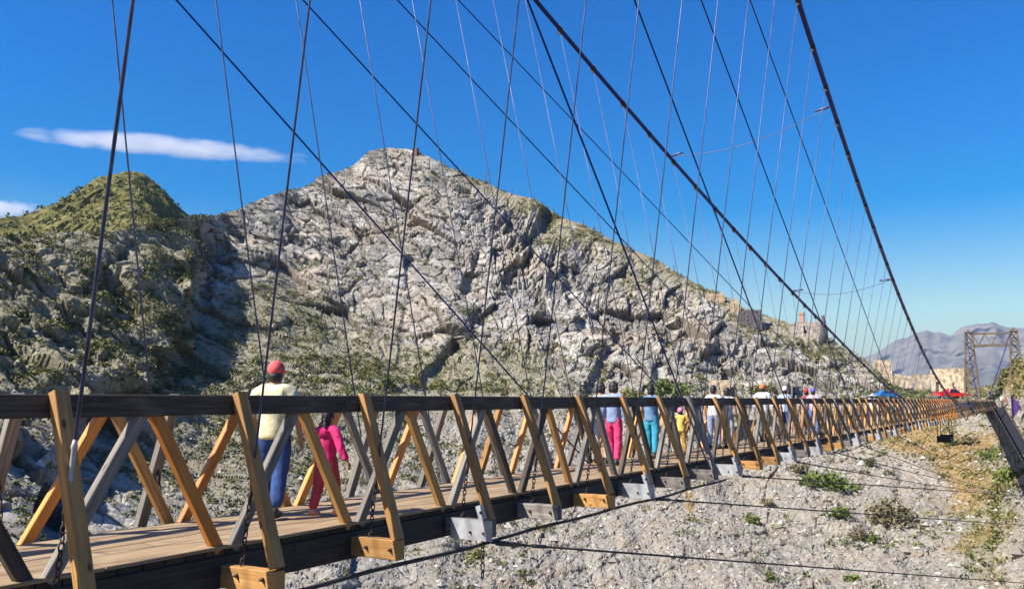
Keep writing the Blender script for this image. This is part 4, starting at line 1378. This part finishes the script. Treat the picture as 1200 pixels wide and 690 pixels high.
def car(px, row, r, paint, label, pickup=False, head=0.0, s=1.0, name='parked_car'):
    o = empty(name, at_r(px, row, r), head)
    L, W = (5.1, 1.85) if pickup else (4.2, 1.72)
    hw = W / 2
    def loft(prof, w0, w1, nm, mat, parent):
        """side outline (x, z) swept across the width with tucked-in edges"""
        m = MB(); n_ = len(prof); c = np.mean(prof, 0)
        rings = []
        for yy, k in ((-1, .93), (-.9, 1.0), (.9, 1.0), (1, .93)):
            ring = []
            for x, z in prof:
                f = (z - prof_min) / (prof_max - prof_min)
                ring.append(((c[0] + (x - c[0]) * k) * s, yy * (w0 + (w1 - w0) * f) * s, (c[1] + (z - c[1]) * k) * s))
            rings.append(ring)
        m.ring_sweep(rings); return m.build(nm, mat, parent)
    if pickup: low = [(-2.5, .45), (2.45, .42), (2.55, .62), (2.5, .92), (1.25, 1.02), (-2.52, 1.0), (-2.56, .6)]
    else: low = [(-2.05, .4), (2.0, .38), (2.12, .55), (2.05, .80), (1.05, .94), (-1.95, .96), (-2.12, .7)]
    prof_min, prof_max = .4, 1.0
    loft(low, hw, hw * .97, 'body', paint, o)
    if pickup: cabp = [(1.22, 1.0), (.55, 1.62), (-.55, 1.66), (-.85, 1.0)]
    else: cabp = [(1.0, .92), (.38, 1.38), (-1.0, 1.42), (-1.75, .94)]
    prof_min, prof_max = .95, 1.65
    loft(cabp, hw * .94, hw * .72, 'cabin', paint, o)
    gl = [(x * .93 - .01, 1.0 + (z - 1.0) * .86 + .02) for x, z in cabp]
    for sy in (-1, 1):
        m = MB(); ring = []
        for off in (0, .03):
            ring.append([(x * s, sy * (hw * .94 + (hw * .72 - hw * .94) * (z - prof_min) / (prof_max - prof_min) + .004 + off * .5) * s, z * s) for x, z in gl])
        m.ring_sweep(ring); m.build('window', M_GLASS, o)
    if pickup:
        m = MB(); m.box((-2.4 * s, -hw * .85 * s, 1.0 * s), (-.95 * s, hw * .85 * s, 1.04 * s)); m.build('bed_liner', M_TYRE, o)
        for sy in (-1, 1):
            m = MB(); m.box((-2.5 * s, (sy * hw * .93 - .04) * s, .99 * s), (-.86 * s, (sy * hw * .93 + .04) * s, 1.2 * s), .01); m.build('bed_side', paint, o)
    for wx in ((1.55, -1.6) if pickup else (1.3, -1.3)):
        for sy in (-1, 1):
            m = MB(); m.tube([(wx * s, sy * (hw - .2) * s, .34 * s), (wx * s, sy * (hw + .02) * s, .34 * s)], .34 * s, 18); t = m.build('wheel', M_TYRE, o)
            m = MB(); m.tube([(wx * s, sy * (hw) * s, .34 * s), (wx * s, sy * (hw + .035) * s, .34 * s)], .2 * s, 12); m.build('rim', M_RIM, t)
    for sx in (-1, 1):
        m = MB(); m.box((sx * (L / 2 - .04) * s, -hw * .92 * s, .42 * s) if sx > 0 else (-(L / 2 + .06) * s, -hw * .92 * s, .42 * s), ((L / 2 + .08) * s, hw * .92 * s, .58 * s) if sx > 0 else (-(L / 2 - .06) * s, hw * .92 * s, .58 * s), .02); m.build('bumper', M_RIM, o)
        for sy in (-1, 1):
            x0 = sx * (L / 2 - .06)
            m = MB(); m.box(((x0 - .04) * s, (sy * hw * .72 - .16) * s, .68 * s), ((x0 + .06) * s, (sy * hw * .72 + .16) * s, .84 * s), .01)
            m.build('headlight' if sx > 0 else 'tail_light', M_RIM if sx > 0 else C_((.35, .02, .02)), o)
    tag(o, label, 'car')
    return o


def paint(name, c):
    m, nt, b = newmat(name)
    b.inputs['Base Color'].default_value = (*c, 1); b.inputs['Roughness'].default_value = .3
    b.inputs['Coat Weight'].default_value = .6
    return m


hd_ = YAW
car(1040, 467, 186, paint('blue car paint', (.01, .17, .50)), 'bright blue parked car on the far side behind the handrail', head=hd_ + .15, s=1.12)
car(1115, 467.5, 190, paint('red car paint', (.62, .012, .018)), 'bright red pickup truck parked in front of the tan ruin wall', True, head=hd_ + .1, s=1.22, name='parked_pickup')
pr = at_r(1120, 466, 196)
person(0, pr[0], 1.72, 'person in wide white hat standing behind the red pickup truck', (.06, .06, .08), (.05, .05, .06), cap=(.85, .85, .85), brim=True, y=pr[1], z=pr[2] + .75, face=2.2)
for px, row, r, lab, a, b, kw in ((1174, 475, 166, 'person in white top and dark trousers standing at the far bridge landing', (.75, .75, .75), (.10, .10, .11), {}),
                                  (1179, 478, 163, 'person in dark red jacket beside the white topped figure at the far landing', (.30, .05, .06), (.35, .32, .34), {}),
                                  (1089, 470, 180, 'dark haired head and brown shirt looking over the far handrail left of the red pickup', (.28, .14, .08), (.1, .1, .1), {}),
                                  (1097, 470, 182, 'dark haired person in maroon next to the red pickup truck', (.30, .06, .06), (.1, .1, .1), {})):
    q = at_r(px, row, r)
    person(0, q[0], 1.70, lab, a, b, y=q[1], z=q[2], face=2.6 if px > 1150 else 3.0, **kw)

# ------------------------------------------------------------------ shrubs, trees and yuccas one can point at
bush(787, 451, 62, 26, M_BUSH, .5, 'large round green bush just above the handrail left of the concrete hut', 'green_bush', n=700)
bush(743, 453, 54, 22, M_SCRUB, .55, 'olive brown thicket above the handrail beside the large green bush', n=500)
bush(450, 447, 30, 20, M_BUSH, .5, 'bright green round bush on the slope above the handrail, near the middle hangers', 'green_bush', n=500)
bush(894, 452, 34, 18, M_SCRUB, .5, 'olive bush on the slope behind the man in the orange cap', n=400)
bush(822, 460, 26, 12, M_SCRUB, .6, 'low yellowish bush left of the concrete hut', n=300)
bush(300, 427, 18, 12, M_BUSH, .45, 'small green bush above the man in the red cap', 'green_bush', n=250)
bush(548, 366, 16, 16, M_BUSH, .3, 'dark green bush growing in the cleft of the pale cliff', n=250)
bush(970, 563, 62, 30, M_BUSH, .45, 'widest bright green bush on the scree under the bridge', 'green_bush', n=800)
bush(980, 610, 28, 18, M_BUSH, .4, 'green bush on the pale scree between two wind cables', 'green_bush', n=400)
bush(1038, 600, 62, 42, M_DRY, .45, 'big bare grey brown bush on the scree', n=900)
bush(883, 609, 20, 16, M_BUSH, .5, 'small round green bush on the scree, leftmost of the green ones', 'green_bush', n=300)
bush(1023, 636, 18, 16, M_BUSH, .4, 'small green bush below the big bare bush', 'green_bush', n=300)
bush(898, 586, 20, 12, M_DRY, .7, 'pale grey green tuft on the scree above the leftmost green bush', n=250)
bush(935, 553, 30, 14, M_DRY, .6, 'dry grey bush left of the widest green bush', n=300)
bush(1005, 630, 22, 22, M_DRY, .5, 'dry bush between the big bare bush and the small green bush', n=300)
bush(902, 680, 14, 10, M_BUSH, .5, 'tiny green tuft at the bottom edge of the scree', n=160)
bush(998, 679, 18, 10, M_BUSH, .45, 'low green tuft at the bottom of the scree below the lowest wind cable', n=200)
bush(1117, 522, 15, 11, M_BUSH, .45, 'small green bush beside the hanging cradle', 'green_bush', n=220)
bush(1160, 531, 34, 14, M_BUSH, .5, 'green bush left of the dark chute', 'green_bush', n=350)
bush(1182, 556, 34, 26, M_BUSH, .6, 'tall yellow green bush on the ochre strip beside the chute', 'green_bush', n=450)
bush(1135, 518, 26, 12, M_DRY, .5, 'dry grey bush between the cradle and the chute', n=260)
bush(1148, 456, 26, 14, M_SCRUB, .7, 'yellow flowering bush at the foot of the far tower', n=300)
bush(1020, 540, 14, 18, M_SCRUB, .2, 'dark upright bush right below the far deck', n=220)
bush(560, 648, 24, 14, M_SCRUB, .5, 'low olive bush on the slope under the middle of the deck', n=250)
bush(112, 402, 18, 12, M_BUSH, .55, 'yellow green bush on the dark crag at left', 'green_bush', n=250)
bush(83, 417, 14, 10, M_BUSH, .6, 'small lime green tuft on the crag near the left hanger', 'green_bush', n=200)


M_YUC = leaf_mat('yucca blades', [(0, (.03, .038, .018)), (.6, (.07, .08, .035)), (1, (.16, .15, .08))])


def yucca(px, h, bend, label):
    g = ground_at(px, float(lin(px, CREST)) + 1.5) + np.array([0, 0, -.3])
    o = empty('yucca', g); rng = np.random.default_rng(int(px))
    m = MB(); pts = [(0, 0, 0), (bend * .15, 0, h * .35), (bend * .5, 0, h * .7), (bend, 0, h)]
    m.tube(pts, .15, 7, [.2, .16, .13, .1]); m.build('trunk', M_TWIG, o)
    V_ = []
    for i in range(46):
        t = rng.uniform(.55, 1.0)
        c = np.array([np.interp(t, [0, .35, .7, 1], [0, bend * .15, bend * .5, bend]), 0, h * t])
        a = rng.uniform(0, 6.28); el = rng.uniform(-.5, 1.3); L = rng.uniform(.35, .62) * (1.1 if t > .9 else .7)
        d = np.array([math.cos(a) * math.cos(el), math.sin(a) * math.cos(el), math.sin(el)])
        s_ = np.cross(d, [0, 0, 1.0]); s_ /= np.linalg.norm(s_) + 1e-6
        V_.append([c - s_ * .04, c + s_ * .04, c + d * L * .6 + s_ * .03, c + d * L])
    link_mesh('blades', soup_mesh('blades', np.array(V_), 4, dict(tone=rng.random(46))), M_YUC, o)
    tag(o, label, 'yucca', 'yuccas on the right skyline of the rocky hill')


for px, h, bend, lab in ((429, 1.6, .1, 'short yucca left of the summit of the rocky peak'), (521, 2.2, .1, 'yucca on the skyline just right of the summit cairn'), (537, 3.0, -.1, 'left one of two close upright yuccas right of the summit'),
                         (543, 3.2, .1, 'right one of two close upright yuccas right of the summit'), (569, 4.2, .9, 'tall crooked yucca leaning right on the skyline'), (600, 2.6, .3, 'yucca halfway down the upper skyline'),
                         (626, 2.0, 0, 'low yucca between the first gully and the skyline'), (648, 2.6, .1, 'yucca standing where the skyline steepens'), (684, 3.0, 0, 'slim upright yucca on the middle skyline'), (696, 2.4, .2, 'yucca right of the slim upright one'),
                         (735, 2.4, .1, 'yucca on the lower skyline above the grey cliff'), (790, 2.2, -.1, 'last yucca on the skyline before the ruins')):
    yucca(px, h, bend, lab)

# ------------------------------------------------------------------ clouds, haze, sky and sun
def cloud(name, px0, row0, px1, row1, alt, thick_px, label, dens, group, skew):
    def pt(px, row):
        d = ray(px, row); t = (alt - CZ) / d[2]
        return CAM + d * t
    A_, B_ = pt(px0, row0), pt(px1, row1)
    ax = B_ - A_; L = np.linalg.norm(ax); ax /= L
    c = (A_ + B_) / 2
    h = thick_px / F * np.linalg.norm(c - CAM) * .5
    m = MB()
    k = 16; rings = []
    for t in np.linspace(-1, 1, 23):
        w = math.sqrt(max(0, 1 - t * t)) + .01
        rings.append([(t * L / 2, math.cos(2 * math.pi * j / k) * w * h * 3.0, math.sin(2 * math.pi * j / k) * w * h) for j in range(k)])
    m.ring_sweep(rings, smooth=True)
    mt = bpy.data.materials.new(name + ' vapour'); mt.use_nodes = True
    nt = mt.node_tree; nt.nodes.remove(nt.nodes['Principled BSDF'])
    v = N(nt, 'ShaderNodeVolumePrincipled')
    v.inputs['Color'].default_value = (.97, .965, .97, 1)
    v.inputs['Anisotropy'].default_value = -.35
    tc = N(nt, 'ShaderNodeTexCoord')
    sp = N(nt, 'ShaderNodeSeparateXYZ'); nt.links.new(tc.outputs['Generated'], sp.inputs[0])
    def mth(op, a, b=None, c_=None):
        q = N(nt, 'ShaderNodeMath', operation=op)
        for i, x in enumerate((a, b, c_)):
            if x is None: continue
            if isinstance(x, (int, float)): q.inputs[i].default_value = x
            else: nt.links.new(x, q.inputs[i])
        return q.outputs[0]
    gx = mth('POWER', sp.outputs[0], skew)
    X = mth('MULTIPLY_ADD', gx, 2.0, -1.0); Y = mth('MULTIPLY_ADD', sp.outputs[1], 2.0, -1.0); Z = mth('MULTIPLY_ADD', sp.outputs[2], 2.0, -1.0)
    q = mth('ADD', mth('MULTIPLY', X, X), mth('ADD', mth('MULTIPLY', Y, Y), mth('MULTIPLY', Z, Z)))
    q = mth('SUBTRACT', 1.0, q)
    mp = N(nt, 'ShaderNodeMapping'); mp.inputs['Scale'].default_value = (11, 3.0, 2.2); nt.links.new(tc.outputs['Generated'], mp.inputs[0])
    nz = N(nt, 'ShaderNodeTexNoise', i_Scale=1.0, i_Detail=5.0, i_Roughness=.6); nt.links.new(mp.outputs[0], nz.inputs['Vector'])
    q = mth('ADD', q, mth('MULTIPLY_ADD', nz.outputs['Fac'], 2.0, -1.15))
    q = mth('MULTIPLY', mth('MAXIMUM', q, 0.0), dens)
    nt.links.new(q, v.inputs['Density'])
    nt.links.new(v.outputs[0], nt.nodes['Material Output'].inputs['Volume'])
    o = m.build(name, mt)
    bm = bmesh.new(); bm.from_mesh(o.data); bmesh.ops.recalc_face_normals(bm, faces=bm.faces); bm.to_mesh(o.data); bm.free()
    o.location = c; o.rotation_euler = (0, 0, math.atan2(ax[1], ax[0]))
    return tag(o, label, 'cloud', group)


cloud('cloud', 8, 155, 382, 188, 1500, 21, 'long white lens shaped cloud above the green hill', .009, None, .8)
cloud('cloud', -110, 247, 60, 243, 1500, 18, 'small pale cloud low at the left edge behind the green hill', .008, None, 1.0)

hz = MB()
hz.box((-9000, -400, -152), (9500, 13000, 780))
mt = bpy.data.materials.new('haze air'); mt.use_nodes = True
nt = mt.node_tree; nt.nodes.remove(nt.nodes['Principled BSDF'])
v = N(nt, 'ShaderNodeVolumePrincipled')
v.inputs['Color'].default_value = (.44, .64, 1.0, 1)
v.inputs['Density'].default_value = HAZE
nt.links.new(v.outputs[0], nt.nodes['Material Output'].inputs['Volume'])
hzo = hz.build('haze', mt)
tag(hzo, kind='stuff')
hzo.visible_shadow = True

SUN = Vector((-.555, -.85, 1.0)).normalized()
w = bpy.data.worlds.new('World'); SC.world = w; w.use_nodes = True
nt = w.node_tree
sky = N(nt, 'ShaderNodeTexSky', sky_type='NISHITA')
sky.sun_disc = False
sky.sun_elevation = math.asin(SUN.z)
sky.sun_rotation = math.atan2(SUN.x, SUN.y)
sky.air_density = 1.5; sky.dust_density = 1.6; sky.ozone_density = 5.0; sky.altitude = 0
hs = N(nt, 'ShaderNodeHueSaturation'); hs.inputs['Saturation'].default_value = SKYSAT; hs.inputs['Hue'].default_value = .520
nt.links.new(sky.outputs[0], hs.inputs['Color'])
nt.links.new(hs.outputs[0], nt.nodes['Background'].inputs['Color'])
nt.nodes['Background'].inputs['Strength'].default_value = SKY
ld = bpy.data.lights.new('sun', 'SUN'); ld.energy = SUNE; ld.angle = R(.53); ld.color = (1.0, .95, .87)
lo = bpy.data.objects.new('sun', ld); COL.objects.link(lo)
lo.rotation_euler = SUN.to_track_quat('Z', 'Y').to_euler()
SC.view_settings.view_transform = 'Standard'; SC.view_settings.look = 'None'
SC.view_settings.exposure = EXPO; SC.view_settings.gamma = 1
SC.view_settings.use_curve_mapping = False
SC.cycles.volume_bounces = 2
SC.cycles.max_bounces = 6
SC.cycles.use_denoising = True
